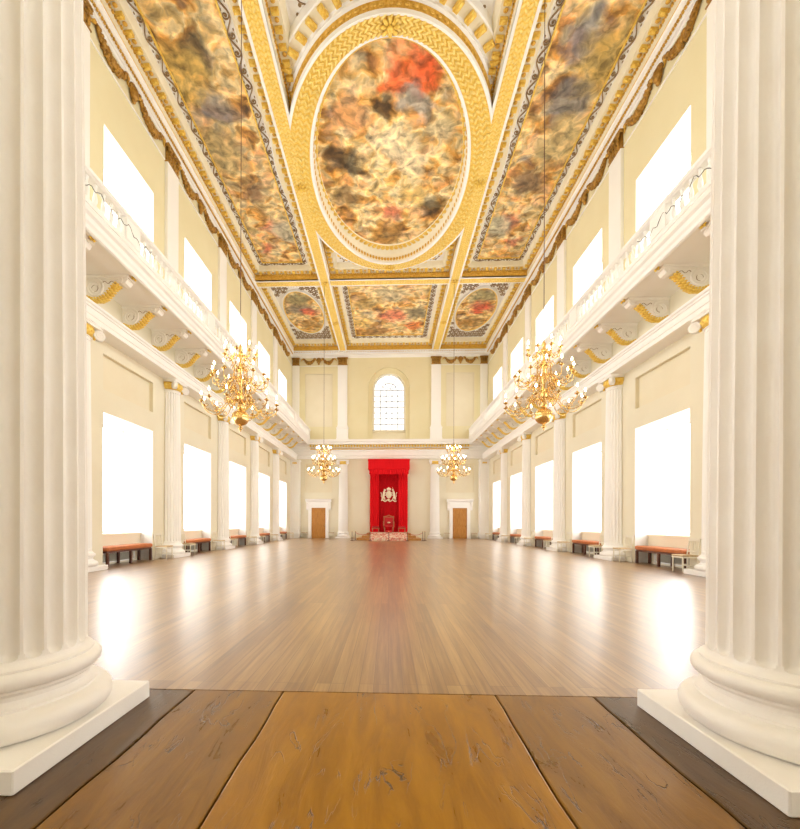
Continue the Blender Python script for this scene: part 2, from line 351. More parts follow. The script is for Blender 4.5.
# spandrels around arch of the recess (radius 1.72 springing 12.48)
ro, zsp = 1.72, 12.5
def _oc(k):
    c_, s_ = math.cos(PI*k/20), math.sin(PI*k/20); q = min(1.74/max(abs(c_), 1e-6), 1.75/max(s_, 1e-6)); return (q*c_, zsp + q*s_)
outer = [(1.74, 8.1), (1.74, zsp)] + [_oc(k) for k in range(1, 20)] + [(-1.74, zsp), (-1.74, 8.1)]
inner = [(ro, 8.1), (ro, zsp)] + [(ro*math.cos(PI*k/20), zsp + ro*math.sin(PI*k/20)) for k in range(1, 20)] + [(-ro, zsp), (-ro, 8.1)]
upb.loft([[PB(a, 0, c) for a, c in outer], [PB(a, 0, c) for a, c in inner]], False)
bw = lowb.build('wall_back', M['wall_low'], recalc=False); bw['kind'] = 'structure'; bw['label'] = 'end wall of cream plaster with arched window above the throne'
upb.build('upper_wall', M['wall'], bw, recalc=False)
pn = MB()
for s_ in (-1, 1):
    for z0, z1 in ((3.85, 6.18), (9.35, 13.68)):
        u0, u1 = sorted((s_*4.78, s_*6.98)); pocket(pn, PB, u0, u1, z0, z1, .07)
        for a, c, e, f in ((u0 - .05, u0 + .0, z0, z1), (u1, u1 + .05, z0, z1), (u0 - .05, u1 + .05, z1, z1 + .05), (u0 - .05, u1 + .05, z0 - .05, z0)): pn.box(a, c, D - .03, D + .01, e, f)
pn.build('sunk_panel', M['panel'], bw, recalc=False)
ri, rz0, zsi = 1.37, 9.0, 12.43
rc = MB(); inn = [(ri, 8.1), (ri, zsi)] + [(ri*math.cos(PI*k/20), zsi + ri*math.sin(PI*k/20)) for k in range(1, 20)] + [(-ri, zsi), (-ri, 8.1)]
rc.loft([[PB(a, 0, c) for a, c in inner], [PB(a, .18, c) for a, c in inner], [PB(a, .18, c) for a, c in inn], [PB(a, .5, c) for a, c in inn]], False)
rc.build('arch_recess', M['wall'], bw, recalc=False)
ap = MB(); ap.box(-ri, ri, D + .42, D + .5, 8.1, rz0 - .04); ap.box(-ri, ri, D + .18, D + .5, rz0 - .09, rz0); ap.build('window_apron', M['panel'], bw)
wo = empty(f'window_{wn}', (0, D + .45, rz0)); wo['kind'] = 'structure'; wo['label'] = 'arched window with small panes high on the end wall'
fr = MB()
def archring(b, r0, r1, y0, y1, z0, zs, n=24):
    A = arch_pts(r1, zs, z0, n); B = arch_pts(r0, zs, z0, n)
    rows = []
    for (a, c), (e, f) in zip(A, B): rows.append([(a, y0, c), (e, y0, f), (e, y1, f), (a, y1, c)])
    b.loft(rows, True, True)
zz = zsi - rz0
archring(fr, ri - .15, ri, -.08, .05, 0, zz); fr.box(-ri, ri, -.08, .05, 0, .1)
fr.build('window_frame', M['sash'], wo)
mu = MB(); rr = ri - .15
for k in range(1, 5):
    x = -rr + 2*rr*k/5; mu.box(x - .028, x + .028, -.02, .02, .1, zz)
for k in range(1, 8):
    z = .1 + (zz - .1)*k/7; mu.box(-rr, rr, -.02, .02, z - .028, z + .028)
archring(mu, rr*.5 - .025, rr*.5 + .025, -.02, .02, zz, zz)
for k in range(1, 6):
    a = PI*k/6; c_, s_ = math.cos(a), math.sin(a); mu.tube([(rr*.1*c_, 0, zz + rr*.1*s_), (rr*c_, 0, zz + rr*s_)], .03, 4)
mu.build('glazing_bars', mat('bar_grey', (.22, .22, .23), .6), wo)
pm = MB(); A = arch_pts(ri - .02, zz, 0, 24); pm.add([(a, .03, c) for a, c in A], [tuple(range(len(A)))]); pm.build('pane', mat('arched_lit_pane', (.8, .8, .8), .3, emit=(1, .99, .96), es=.46), wo, recalc=False)
b = MB(); b.box(-W - .1, W + .1, -3.2, -3.0, 0, 16.5); o = b.build('wall_front', M['wall_low']); tag(o, 'plain plaster wall at the near end behind the viewpoint', kind='structure')

# ---------------------------------------------------------------- wall entablature (lower)
def frame_prof(prof, side, y0, y1): # prof (d from wall, z) swept along y
    b = MB(); b.loft([[(side*(W - d), y, z) for d, z in prof] for y in (y0, y1)], True, True); return b
ent = [(-.02, 6.46), (.50, 6.46), (.50, 6.58), (.52, 6.60), (.52, 6.76), (.55, 6.78), (.55, 6.82), (.59, 6.85), (.59, 6.91), (-.02, 6.91)]
tn = 1
for side in (-1, 1):
    sn = 'left' if side < 0 else 'right'
    o = frame_prof(ent, side, YN, D - .5).build(f'trim_{tn}', M['white']); tn += 1
    tag(o, f'white entablature band above the columns of the {sn} wall', kind='structure')
# back wall entablature: architrave, frieze, dentilled cornice
b = MB(); prof = [(-.02, 6.60), (.16, 6.60), (.16, 6.85), (.20, 6.87), (.20, 7.2), (.26, 7.25), (.26, 7.34), (.12, 7.36), (.12, 7.48), (.2, 7.5), (.2, 7.72), (.42, 7.76), (.42, 7.92), (.48, 8.0), (.5, 8.16), (.1, 8.2), (-.02, 8.2)]
b.loft([[(x, D - d, z) for d, z in prof] for x in (-W, W)], True, True)
be = b.build(f'trim_{tn}', M['white']); tn += 1; tag(be, 'white cornice with gilded dentils across the end wall', kind='structure')
b = MB()
for k in range(58):
    x = -6.5 + 13.0*k/57; b.box(x - .055, x + .055, D - .38, D - .2, 7.56, 7.72)
b.build('dentil_row', M['gold'], be)
b = MB(); b.box(-6.55, 6.55, D - .215, D - .13, 7.36, 7.43); b.build('gilt_fillet', M['ochre'], be)

# ---------------------------------------------------------------- galleries
XG = 6.6
def baluster_mb():
    b = MB(); p = [(.05, 0), (.05, .04), (.03, .055), (.032, .08), (.058, .17), (.052, .24), (.03, .36), (.024, .42), (.04, .44), (.04, .46), (.028, .47), (.046, .5), (.046, .54)]
    return b.lathe(p, 8)
bal = None
for side in (-1, 1):
    sn = 'left' if side < 0 else 'right'
    G = empty('gallery', (side*W, 18, 7.86)); tag(G, f'white balustraded gallery along the {sn} wall', 'balcony')
    def lp(pts): return [(side*(W - d) - side*W, z - 7.86) for d, z in pts]
    y0, y1 = 3.0 - 18, D - 18 - .02
    def sw(prof, name, m):
        b = MB(); q = lp(prof); b.loft([[(x, y, z) for x, z in q] for y in (y0, y1)], True, True); return b.build(name, m, G)
    sw([(.0, 7.86), (1.34, 7.86), (1.34, 7.92), (1.40, 8.14), (0, 8.14)], 'deck', M['soffit'])
    sw([(1.335, 7.80), (1.40, 7.78), (1.44, 7.80), (1.44, 7.90), (1.48, 7.95), (1.50, 8.05), (1.56, 8.10), (1.56, 8.22), (1.5, 8.26), (1.3, 8.26), (1.3, 8.12), (1.335, 8.1)], 'cornice_edge', M['white'])
    sw([(1.33, 8.26), (1.55, 8.26), (1.55, 8.38), (1.52, 8.40), (1.36, 8.40), (1.33, 8.38)], 'balustrade_base', M['white'])
    sw([(1.32, 8.95), (1.36, 8.93), (1.52, 8.93), (1.58, 8.97), (1.58, 9.05), (1.54, 9.08), (1.34, 9.08), (1.30, 9.05)], 'handrail', M['white'])
    for y in [YA - L] + COLS + [D - .5]:
        b = MB(); b.bbox(side*-1.31, side*-1.57, y - 18 - .30, y - 18 + .30, .52, 1.08, .012)
        b.build('pedestal', M['white'], G)
    if bal is None: bm_ = baluster_mb().build('baluster', M['white'], G, smooth=2); bal = bm_.data; bpy.data.objects.remove(bm_)
    for k, yc in enumerate(WINS):
        if k == 0: continue
        n = 15 
        for j in range(n):
            y = yc - L/2 + .42 + (L - .84)*j/(n - 1)
            if y > D - 1.0: continue
            o = bpy.data.objects.new('baluster', bal); C.objects.link(o); o.parent = G; o.location = (side*-1.44, y - 18, .54)
    for j in range(9):
        y = WINS[0] + L/2 - .42 - (L - .84)*j/14
        o = bpy.data.objects.new('baluster', bal); C.objects.link(o); o.parent = G; o.location = (side*-1.44, y - 18, .54)
    # cable draped along the near balusters
    b = MB(); rc_ = random.Random(3 + side); pts = []
    for k in range(40):
        y = 8.6 + 2.9*k/39; pts.append((side*(XG - .03 - .02*rc_.random()), y, 8.62 + .05*math.sin(k*1.3) + .05*rc_.random() - .07*math.sin(k*.45)))
    b.tube(pts, .008, 5); o = b.build('cable', M['black']); tag(o, f'black cable tangled along the {sn} gallery balusters near the front', 'cable')

# scroll bracket: profile in (d from wall, z) under the deck, local origin at wall/deck corner, facing -Y (local)
def bracket():
    t = empty('scroll_bracket')
    # silhouette (d, z) : big volute at wall, S belly to tip
    top = [(0, -.07), (1.14, -.07)]
    low = [(1.16, -.12), (1.10, -.20), (1.0, -.22), (.90, -.19), (.80, -.21), (.70, -.30), (.60, -.43), (.50, -.54), (.36, -.60), (.22, -.61), (.08, -.56), (0, -.48)]
    b = MB(); b.prism([(-0 - d, z) for d, z in []] or [(d, z) for d, z in top + low], -.13, .13, 'x')
    # prism gives (h, a, b): rotate so a is -Y
    b.v = [(x, -y, z) for x, y, z in b.v]
    b.build('body', M['soffit'], t)
    b = MB(); b.bbox(-.17, .17, -1.2, 0, -.07, 0, .01); b.build('cap_plate', M['soffit'], t)
    for s_ in (-1, 1):
        b = MB()
        for (cy, cz, r0, turns) in ((-.28, -.33, .25, 2.4), (-.98, -.15, .07, 1.4)):
            pts = [(s_*.14, cy + r0*(1 - .8*k/40)*math.cos(PI/2 + s_*0 + 2*PI*turns*k/40), cz + r0*(1 - .8*k/40)*math.sin(PI/2 + 2*PI*turns*k/40)) for k in range(41)]
            b.tube(pts, [.028*(1 - .5*k/40)*(1 if r0 > .1 else .6) for k in range(41)], 5)
        b.tube([(s_*.14, -.3, -.10), (s_*.14, -.55, -.12), (s_*.14, -.75, -.15), (s_*.14, -.93, -.11)], .014, 5)
        b.build('volute', M['soffit'], t, smooth=2)
        sc_ = MB()
        sc_.tube([(s_*.132, -.5 - .04*k, -.19 + .035*math.sin(k*1.3)) for k in range(10)], .008, 4); sc_.tube([(s_*.132, -.28 + .09*math.cos(k*.6), -.34 + .09*math.sin(k*.6)) for k in range(9)], .008, 4)
        sc_.build('scroll_carving', M['scroll'], t)
    # gilded acanthus under the belly
    lf = MB(); n = 9
    path = [(.06, -.60), (.2, -.65), (.36, -.65), (.50, -.59), (.62, -.47), (.73, -.34), (.84, -.25)]
    for k in range(len(path)*2 - 1):
        a = path[k//2]; c = path[min(k//2 + 1, len(path)-1)]; f = (k % 2)*.5; d = a[0] + (c[0]-a[0])*f; z = a[1] + (c[1]-a[1])*f
        for s_ in (-1, 0, 1):
            lf.ell((s_*.07, -d, z + (.04 if s_ else .015)), (.05, .07, .035), 7, 4)
        for s_ in (-1, 1): lf.ell((s_*.13, -d, z + .06), (.02, .045, .025), 6, 3)
    lf.build('acanthus_leaf', M['gold'], t, smooth=1)
    return t
def rosette_mb(r=.1, petals=8, depth=.06):
    b = MB(); b.ell((0, 0, -depth*.7), (r*.32, r*.32, depth*.6), 8, 4)
    for k in range(petals):
        a = 2*PI*k/petals; T = Matrix.Rotation(a, 4, 'Z') @ Matrix.Translation((r*.58, 0, -depth*.35)); b.ell((0, 0, 0), (r*.42, r*.2, depth*.35), 6, 4, T)
    return b
br0 = bracket(); first = True
rs0 = rosette_mb(.11, 6, .08).build('gilt_rosette', M['gold'], smooth=1)
rfirst = True
for side in (-1, 1):
    sn = 'left' if side < 0 else 'right'; cnt = 0
    ys = [YA - L + .50 + L/3*k for k in range(2, 18)]
    for y in ys:
        if y > D - .6 or y < 8.8: continue
        o = br0 if first else copy_tree(br0); first = False
        o.location = (side*W, y, 7.86); o.rotation_euler = (0, 0, PI/2 if side > 0 else -PI/2)
        if side < 0: o.rotation_euler = (0, 0, PI/2)
        else: o.rotation_euler = (0, 0, -PI/2)
        kk = (y - YA)/L; kc = math.floor(kk + 1e-6); fr_ = kk - kc
        bay_ = f'the {ORD[kc]} visible {sn} window' if kc >= 0 else f'the front {sn} bay'
        wh_ = f'above {bay_}, ' + ('near side' if fr_ < .3 else 'centre' if fr_ < .7 else 'far side')
        tag(o, f'carved scroll bracket with gilded leaf {wh_}', 'bracket', f'scroll brackets carrying the {sn} gallery')
        q = rs0 if rfirst else rs0.copy()
        if not rfirst: C.objects.link(q)
        rfirst = False; q.location = (side*(XG + .23), y, 7.86)
        tag(q, f'gilded soffit rosette {wh_}', 'rosette', f'gilded rosettes under the {sn} gallery')

# ---------------------------------------------------------------- columns
def flute_ring(Rr, z, z0, z1, nf, ns_, depth):
    pitch = 2*PI/nf; hw = pitch*.37; out = []
    hwl = hw*Rr
    e = 1.0
    dz = min(z - z0, z1 - z)
    if dz <= 0: e = 0
    elif dz < hwl: e = math.sqrt(max(0, 1 - ((hwl - dz)/hwl)**2))
    for i in range(nf):
        for k in range(ns_):
            a = -pitch/2 + pitch*k/ns_; u = a/hw
            dd_ = 0
            if e > 0 and abs(u) < e: dd_ = depth*math.sqrt(max(0, 1 - (u/e)**2))*min(1, e*1.1)
            out.append((Rr - dd_, i*pitch + a))
    return out
def shaft_mb(zb, zt, rb, rt, nf=24, ns_=8, depth=.035, nz=14, zf0=None, zf1=None):
    b = MB(); zf0 = zf0 or zb + .06; zf1 = zf1 or zt - .08
    hwl = 2*PI/nf*.37*rb
    zs_ = [zb] + [zf0 - .001] + [zf0 + hwl*(1 - math.cos(PI/2*k/6)) for k in range(1, 7)] + [zf0 + hwl + (zf1 - zf0 - 2*hwl)*k/nz for k in range(1, nz)] + [zf1 - hwl*(1 - math.cos(PI/2*k/6)) for k in range(6, 0, -1)] + [zf1 + .001, zt]
    rows = []
    for z in zs_:
        t = (z - zb)/(zt - zb); Rr = rb + (rt - rb)*(t**1.4)
        rows.append([(r*math.cos(a), r*math.sin(a), z) for r, a in flute_ring(Rr, z, zf0, zf1, nf, ns_, depth)])
    return b.loft(rows, True, True)
def arc(cx, cz, r, a0, a1, n=8, sx=1): return [(cx + sx*r*math.cos(R(a0 + (a1-a0)*k/n)), cz + r*math.sin(R(a0 + (a1-a0)*k/n))) for k in range(n + 1)]
def base_prof(rs):   # attic base above a .122 plinth, rs = shaft radius
    k = rs/.422
    p = [(.30*k, .122), (.49*k, .122)] + arc(.488*k, .197, .075, -90, 90, 8) + [(.475*k, .275), (.475*k, .292)]
    p += [(.455*k, .30), (.435*k, .325), (.437*k, .35), (.462*k, .372), (.462*k, .385)]
    p += arc(.452*k, .432, .047, -90, 90, 8) + [(.455*k, .482), (.455*k, .494), (.436*k, .505), (.426*k, .52), (rs, .535), (.3*k, .54)]
    return p
def ionic(b, gb, z0, z1, r):
    """capital: neck ring, gilt echinus, corner volutes, abacus"""
    b.lathe([(r*.9, z0), (r + .025, z0), (r + .03, z0 + .015), (r + .02, z0 + .03), (r*.9, z0 + .03)], 32)
    gb.lathe([(r*.9, z0 + .03), (r + .01, z0 + .05), (r + .08, z1 - .20), (r + .09, z1 - .09), (r*.9, z1 - .09)], 24)
    for k in range(20):
        a = 2*PI*(k + .5)/20; gb.ell(((r + .06)*math.cos(a), (r + .06)*math.sin(a), z1 - .17), (.04, .04, .06), 6, 4)
    h = r + .17
    # concave abacus
    pl = []
    for q in range(4):
        for k in range(7):
            a = -PI/4 + PI/2*k/6; rad = h/math.cos(a)*(1.0) ; rad = min(rad, h*1.22) - .07*math.cos(a*2)**2
            pl.append((rad*math.cos(a + q*PI/2), rad*math.sin(a + q*PI/2)))
    b.prism([(x, y) for x, y in pl], z1 - .09, z1 - .03, 'z'); b.prism([(x*1.04, y*1.04) for x, y in pl], z1 - .03, z1, 'z')
    for q in range(4):
        a = PI/4 + q*PI/2; T = Matrix.Rotation(a, 4, 'Z')
        cx = h*1.06; cz = z1 - .22
        b.tube([(cx, -.06, cz), (cx, .06, cz)], .135, 16, T=T)
        b.prism([(cx - .34, z1 - .1), (cx, z1 - .09), (cx, z1 - .2), (cx - .12, z1 - .26), (cx - .34, z1 - .2)], -.05, .05, 'y', T)
        for s_ in (-1, 1):
            pts = [(cx + .135*(1 - .85*k/36)*math.cos(PI/2 + 2*PI*2.1*k/36), s_*.055, cz + .135*(1 - .85*k/36)*math.sin(PI/2 + 2*PI*2.1*k/36)) for k in range(37)]
            b.tube(pts, [.02*(1 - .6*k/36) for k in range(37)], 5, T=T)
        b.tube([(cx - .3, 0, z1 - .13), (cx - .1, 0, z1 - .115), (cx, 0, z1 - .11)], .05, 6, T=T)
        gb.ell((cx - .17, 0, cz + .01), (.06, .07, .07), 7, 4, T)
        gb.ell((cx - .11, 0, cz - .08), (.04, .06, .06), 7, 4, T)
# near big columns
def big_column(x, label):
    t = empty('fluted_column', (x, 2.505, 0)); tag(t, label, 'column', 'pair of large fluted columns framing the hall', 'thing')
    b = MB(); b.bbox(-.575, .575, -.575, .575, 0, .122, .007); b.build('plinth', M['column'], t)
    b = MB(); b.lathe(base_prof(.422), 96); b.build('base', M['column'], t, smooth=2)
    shaft_mb(.52, 5.9, .422, .37, 24, 14, .055, 16, .535, 5.78).build('shaft', M['column'], t, smooth=2)
    b = MB(); gb = MB(); ionic(b, gb, 5.9, 6.46, .37); cp = b.build('capital', M['column'], t, smooth=2); gb.build('gilding', M['gold'], cp, smooth=1)
    return t
big_column(-2.336, 'large white fluted column standing at the left edge of the threshold')
big_column(2.336, 'large white fluted column standing at the right edge of the threshold')
# wall half-columns (local: hall side is -Y)
def half_column():
    t = empty('fluted_half_column')
    b = MB(); b.bbox(-.62, .62, -.50, .05, 0, .13, .008); b.build('plinth', M['white'], t)
    b = MB(); pr = [(r*.98, z) for r, z in base_prof(.415)]; b.lathe(pr, 40); b.v = [p for p in b.v]; b.build('base', M['white'], t, smooth=2)
    shaft_mb(.52, 6.10, .40, .35, 24, 6, .035, 6).build('shaft', M['white'], t, smooth=2)
    b = MB(); gb = MB(); ionic(b, gb, 6.09, 6.46, .35); cp = b.build('capital', M['white'], t, smooth=2); gb.build('gilding', M['gold'], cp, smooth=1)
    return t
hc = half_column(); first = True
def clip_back(o, y0=-.002):
    import bmesh
    for ch in [o] + list(o.children_recursive):
        if ch.type != 'MESH': continue
        bm = bmesh.new(); bm.from_mesh(ch.data)
        bmesh.ops.bisect_plane(bm, geom=bm.verts[:] + bm.edges[:] + bm.faces[:], plane_co=(0, y0, 0), plane_no=(0, 1, 0), clear_outer=True)
        bm.to_mesh(ch.data); bm.free()
clip_back(hc)
for side in (-1, 1):
    sn = 'left' if side < 0 else 'right'
    for k, y in enumerate(COLS):
        o = hc if first else copy_tree(hc); first = False
        o.location = (side*(W - .0), y, 0); o.rotation_euler = (0, 0, PI/2 if side < 0 else -PI/2)
        pos = ('half hidden behind the large column' if k == 0 else f'standing between the {ORD[k-1]} and {ORD[k]} {sn} windows')
        tag(o, f'white fluted half-column on the {sn} wall, {pos}', 'column', 'fluted half-columns along the side walls', 'thing')
for s_ in (-1, 1):
    o = copy_tree(hc); o.location = (s_*3.8, D, 0.04 - .04); o.rotation_euler = (0, 0, 0)
    tag(o, f"white half-column on the end wall {'left' if s_ < 0 else 'right'} of the red canopy", 'column', 'half-columns flanking the throne', 'thing')
    for ch in o.children:
        if ch.name.startswith('shaft'): pass
# corner piers
for s_ in (-1, 1):
    t = empty('corner_pilaster', (s_*(W - .37), D - .3, 0)); tag(t, f"white pilaster in the far {'left' if s_ < 0 else 'right'} corner beside the door", 'pilaster', 'lower corner pilasters', 'thing')
    b = MB(); b.bbox(-.50, .37, -.32, .3, 0, .13) if s_ < 0 else b.bbox(-.37, .50, -.32, .3, 0, .13)
    for dz, e in ((.13, .08), (.26, .03), (.36, .06), (.46, .02)): b.box(-.37 - (e if s_ > 0 else 0), .37 + (e if s_ < 0 else 0), -.24 - e, .3, dz, dz + .11)
    if s_ < 0: b.v = [(x if x > -.36 else max(x, -.37), y, z) for x, y, z in b.v]
    b.build('base', M['white'], t)
    b = MB(); pts = [(.37 if s_ < 0 else -.37, .3), (.37 if s_ < 0 else -.37, -.24)]
    n = 5; sx = 1 if s_ < 0 else -1
    x = .37*sx; xs = [x]
    poly = [(.37*sx, .3), (.37*sx, -.24)]
    for k in range(n):
        c = .29*sx - sx*.145*k; 
        for q in range(5):
            a = PI*q/4; poly.append((c + sx*.05*math.cos(a), -.24 + .03*math.sin(a)))
    poly += [(-.37*sx, -.24), (-.37*sx, .3)]
    b.prism(poly, .5, 5.98, 'z'); b.build('shaft', M['white'], t)
    b = MB(); b.box(-.37, .37, -.26, .3, 5.98, 6.03); b.box(-.42 if s_ > 0 else -.37, .42 if s_ < 0 else .37, -.32, .3, 6.36, 6.46); b.box(-.36, .36, -.25, .3, 6.0, 6.37)
    for c in (-.3, .3):
        b.tube([(c, -.36, 6.25), (c, -.2, 6.25)], .13, 14)
        pts = [(c + .115*(1 - .85*k/30)*math.cos(PI/2 + 2*PI*2*k/30), -.365, 6.25 + .115*(1 - .85*k/30)*math.sin(PI/2 + 2*PI*2*k/30)) for k in range(31)]; b.tube(pts, .016, 4)
    cp = b.build('capital', M['white'], t)
    gb = MB()
    for k in range(4): gb.ell((-.15 + .1*k, -.28, 6.2), (.05, .04, .08), 6, 4)
    gb.build('gilding', M['gold'], cp, smooth=1)

# upper pilasters with pedestal, local hall side -Y, origin at gallery floor
def capital_cor(z0, z1, hw, dp):
    b = MB(); r_ = random.Random(5)
    h = z1 - z0
    b.box(-hw*.86, hw*.86, -dp*.7, .03, z0, z1 - .05); b.box(-hw*1.05, hw*1.05, -dp*1.25, .03, z1 - .07, z1)
    b.box(-hw, hw, -dp, .03, z0, z0 + .04)
    for row, (zc, n) in enumerate(((.24, 5), (.50, 4))):
        for k in range(n):
            x = -hw*.85 + 2*hw*.85*(k + .5)/n; T = Matrix.Translation((x, -dp, z0 + h*zc))
            b.ell((0, 0, 0), (hw*.2, .04, h*.19), 7, 5, T); b.ell((0, -.035, h*.16), (hw*.16, .035, .035), 6, 4, T)
    for s_ in (-1, 1):
        pts = [(s_*(hw*.82 + .07*(1 - .8*k/20)*math.cos(2*PI*1.6*k/20)), -dp*1.1, z1 - .16 + .08*(1 - .8*k/20)*math.sin(2*PI*1.6*k/20)) for k in range(21)]
        b.tube(pts, .022, 5); b.tube([(s_*hw*.2, -dp, z0 + h*.55), (s_*hw*.5, -dp*1.1, z0 + h*.75), (s_*hw*.85, -dp*1.1, z1 - .09)], .022, 5)
    b.ell((0, -dp*1.25, z1 - .1), (.08, .05, .07), 7, 4)
    return b
def upper_pil(hw=.40, ped=1.0, zb=8.2):
    t = empty('upper_pilaster')
    b = MB(); b.bbox(-hw - .08, hw + .08, -.22, .02, 0, ped - .08, .01); b.bbox(-hw - .11, hw + .11, -.25, .02, ped - .1, ped, .01); b.bbox(-hw - .11, hw + .11, -.25, .02, 0, .12, .01); b.build('pedestal', M['white'], t)
    b = MB()
    for e, z in ((.06, ped), (.02, ped + .07), (.04, ped + .1)): b.box(-hw - e, hw + e, -.12 - e, .02, z, z + .07)
    b.build('base', M['white'], t)
    b = MB(); b.bbox(-hw, hw, -.12, .02, ped + .15, ZF - zb, .012); b.build('shaft', M['white'], t)
    capital_cor(ZF - zb, 15.04 - zb, hw + .02, .14).build('gilded_capital', M['golddark'], t, smooth=1)
    return t
up = upper_pil(); clip_back(up); first = True
for side in (-1, 1):
    sn = 'left' if side < 0 else 'right'
    for k, y in enumerate(COLS):
        o = up if first else copy_tree(up); first = False
        o.location = (side*W, y, 8.14); o.rotation_euler = (0, 0, PI/2 if side < 0 else -PI/2)
        tag(o, f"white upper pilaster with gilded capital on the {sn} wall, {ORD[k]} from the front", 'pilaster', 'upper pilasters along the side walls', 'thing')
up.location.z = 8.2
for s_ in (-1, 1):
    o = copy_tree(up); o.location = (s_*3.88, D, 8.2); o.rotation_euler = (0, 0, 0)
    tag(o, f"white upper pilaster with gilded capital {'left' if s_ < 0 else 'right'} of the arched window", 'pilaster', 'upper pilasters flanking the arched window', 'thing')
    o = copy_tree(up); o.location = (s_*(W - .33), D, 8.2); o.rotation_euler = (0, 0, 0); o.scale = (.74, 1, 1)
    tag(o, f"narrow white upper pilaster in the far {'left' if s_ < 0 else 'right'} corner of the end wall", 'pilaster', 'upper corner pilasters', 'thing')

# garlands in the frieze (local x along wall, -y to hall, origin at frieze bottom centre)
def garland(half):
    t = empty('frieze_garland')
    n = 22
    for s_ in (-1, 1):
        b = MB(); r_ = random.Random(11)
        xa, xb = .34, half - .30
        pts = []; rad = []
        for k in range(n + 1):
            f = k/n; x = xa + (xb - xa)*f; z = .54 - .36*(1 - (2*f - 1)**2); pts.append((s_*x, -.07, z)); rad.append(.04 + .085*math.sin(PI*f))
        b.tube(pts, rad, 7)
        for k in range(110):
            f = r_.random(); i = min(n, int(f*n)); px, py, pz = pts[i]; q = rad[i]; a = r_.uniform(-2.2, 2.2)
            b.ell((px + r_.uniform(-.05, .05), py - .8*q*math.cos(a), pz + .9*q*math.sin(a)), (.055, .05, .055), 6, 3)
        b.build('swag', M['golddark'], t, smooth=1)
    b = MB(); b.ell((0, -.10, .34), (.17, .12, .22), 10, 7); b.ell((0, -.19, .35), (.035, .04, .05), 6, 4)
    for k in range(9):
        a = PI*k/8; b.ell((.17*math.cos(a), -.08, .40 + .18*math.sin(a)), (.055, .05, .055), 6, 4)
    b.ell((0, -.08, .12), (.09, .06, .10), 8, 5)
    b.build('mask', M['golddark'], t, smooth=1)
    for s_ in (-1, 1):
        for (x, z, dx) in ((.36, .60, -.16), (half - .24, .60, .17)):
            b = MB(); b.tube([(s_*(x + dx*f), -.06 - .03*math.sin(f*6), z - .26*f - .04*math.sin(f*PI*2)) for f in [q/8 for q in range(9)]], [.03, .05, .06, .055, .045, .04, .035, .025, .01], 5)
            b.build('ribbon', M['ochre'], t, smooth=1)
    return t
GP = {}
def place_garland(half, loc, rz, label, grp):
    k = round(half, 2)
    if k not in GP: GP[k] = garland(half); o = GP[k]
    else: o = copy_tree(GP[k])
    o.location = loc; o.rotation_euler = (0, 0, rz); tag(o, label, 'garland', grp)
for side in (-1, 1):
    sn = 'left' if side < 0 else 'right'
    for k, y in enumerate(WINS):
        place_garland(L/2 - .40, (side*W, y, ZF + .02), PI/2 if side < 0 else -PI/2, (f'gilded frieze garland above the {ORD[k-1]} visible upper window on the {sn} wall' if k else f'gilded frieze garland nearest the front on the {sn} wall, cut by the large column'), 'gilded garlands in the side friezes')
    place_garland((7.45 - 4.35)/2, (side*(7.45 + 4.30)/2, D, ZF + .02), 0, f'gilded frieze garland on the end wall {sn} of the arched window', 'gilded garlands in the end frieze')

# ---------------------------------------------------------------- ceiling
cl = MB(); cl.box(-W - .3, W + .3, -3.0, D + .3, 16.36, 16.6); ceil = cl.build('ceiling', M['ivory']); tag(ceil, 'coffered ceiling of cream and gilded plasterwork', kind='structure')
ZS_ = 15.5
CYO = 17.89
YB0, YB1 = 10.41, 11.06      # near cross beam
YC0, YC1 = 24.80, 25.45      # far cross beam
XB0, XB1 = 3.50, 4.15
YE0, YE1 = 3.2, 34.95
def ring_rect(b, A, B):      # A,B = (x0,x1,y0,y1,z)
    q = lambda r: [(r[0], r[2], r[4]), (r[1], r[2], r[4]), (r[1], r[3], r[4]), (r[0], r[3], r[4])]
    b.loft([q(A), q(B)], True)
# beams
bmr = MB()
for s_ in (-1, 1): bmr.box(s_*XB0, s_*XB1, YE0, YE1, ZS_, 16.38)
for y0, y1 in ((YB0, YB1), (YC0, YC1)):
    for xa, xb in ((-7.95, -XB1), (-XB0, XB0), (XB1, 7.95)): bmr.box(xa, xb, y0, y1, ZS_ + .001, 16.38)
bmr.build('ceiling_beams', M['white'], ceil)
def plait(b, T, length, wdt, rows=3, step=.15):
    """interlaced leaf band: rows of small angled leaves, local x along"""
    n = max(1, int(length/step))
    for k in range(n):
        for j in range(rows):
            sgn = 1 if j % 2 else -1
            x = (k + .5 + (.25 if j % 2 else 0))*length/n; y = -wdt/2 + wdt*(j + .5)/rows
            TT = T @ Matrix.Translation((x, y, 0)) @ Matrix.Rotation(sgn*.65, 4, 'Z'); b.ell((0, 0, 0), (step*.58, wdt/rows*.40, .03), 6, 3, TT)
def strip(b, T, length, wdt, z=0): b.box(0, length, -wdt/2, wdt/2, z - .004, z + .02, T)
gs = MB(); pl = MB()
def TT(x, y, a, z=ZS_ - .01): return Matrix.Translation((x, y, z)) @ Matrix.Rotation(a, 4, 'Z')
for s_ in (-1, 1):
    T = TT(s_*(XB0 + XB1)/2, 8, PI/2); strip(gs, T, YE1 - 8, .45); plait(pl, T, YE1 - 8, .44, 4, .16)
for y0 in ((YB0 + YB1)/2, (YC0 + YC1)/2):
    for xa, xb in ((-7.92, -XB1), (-XB0, XB0), (XB1, 7.92)):
        T = TT(xa, y0, 0); strip(gs, T, xb - xa, .42); plait(pl, T, xb - xa, .40, 4, .16)
gs.build('gilded_soffit', M['gold'], ceil); pl.build('leaf_plait', M['goldpale'], ceil, smooth=1)
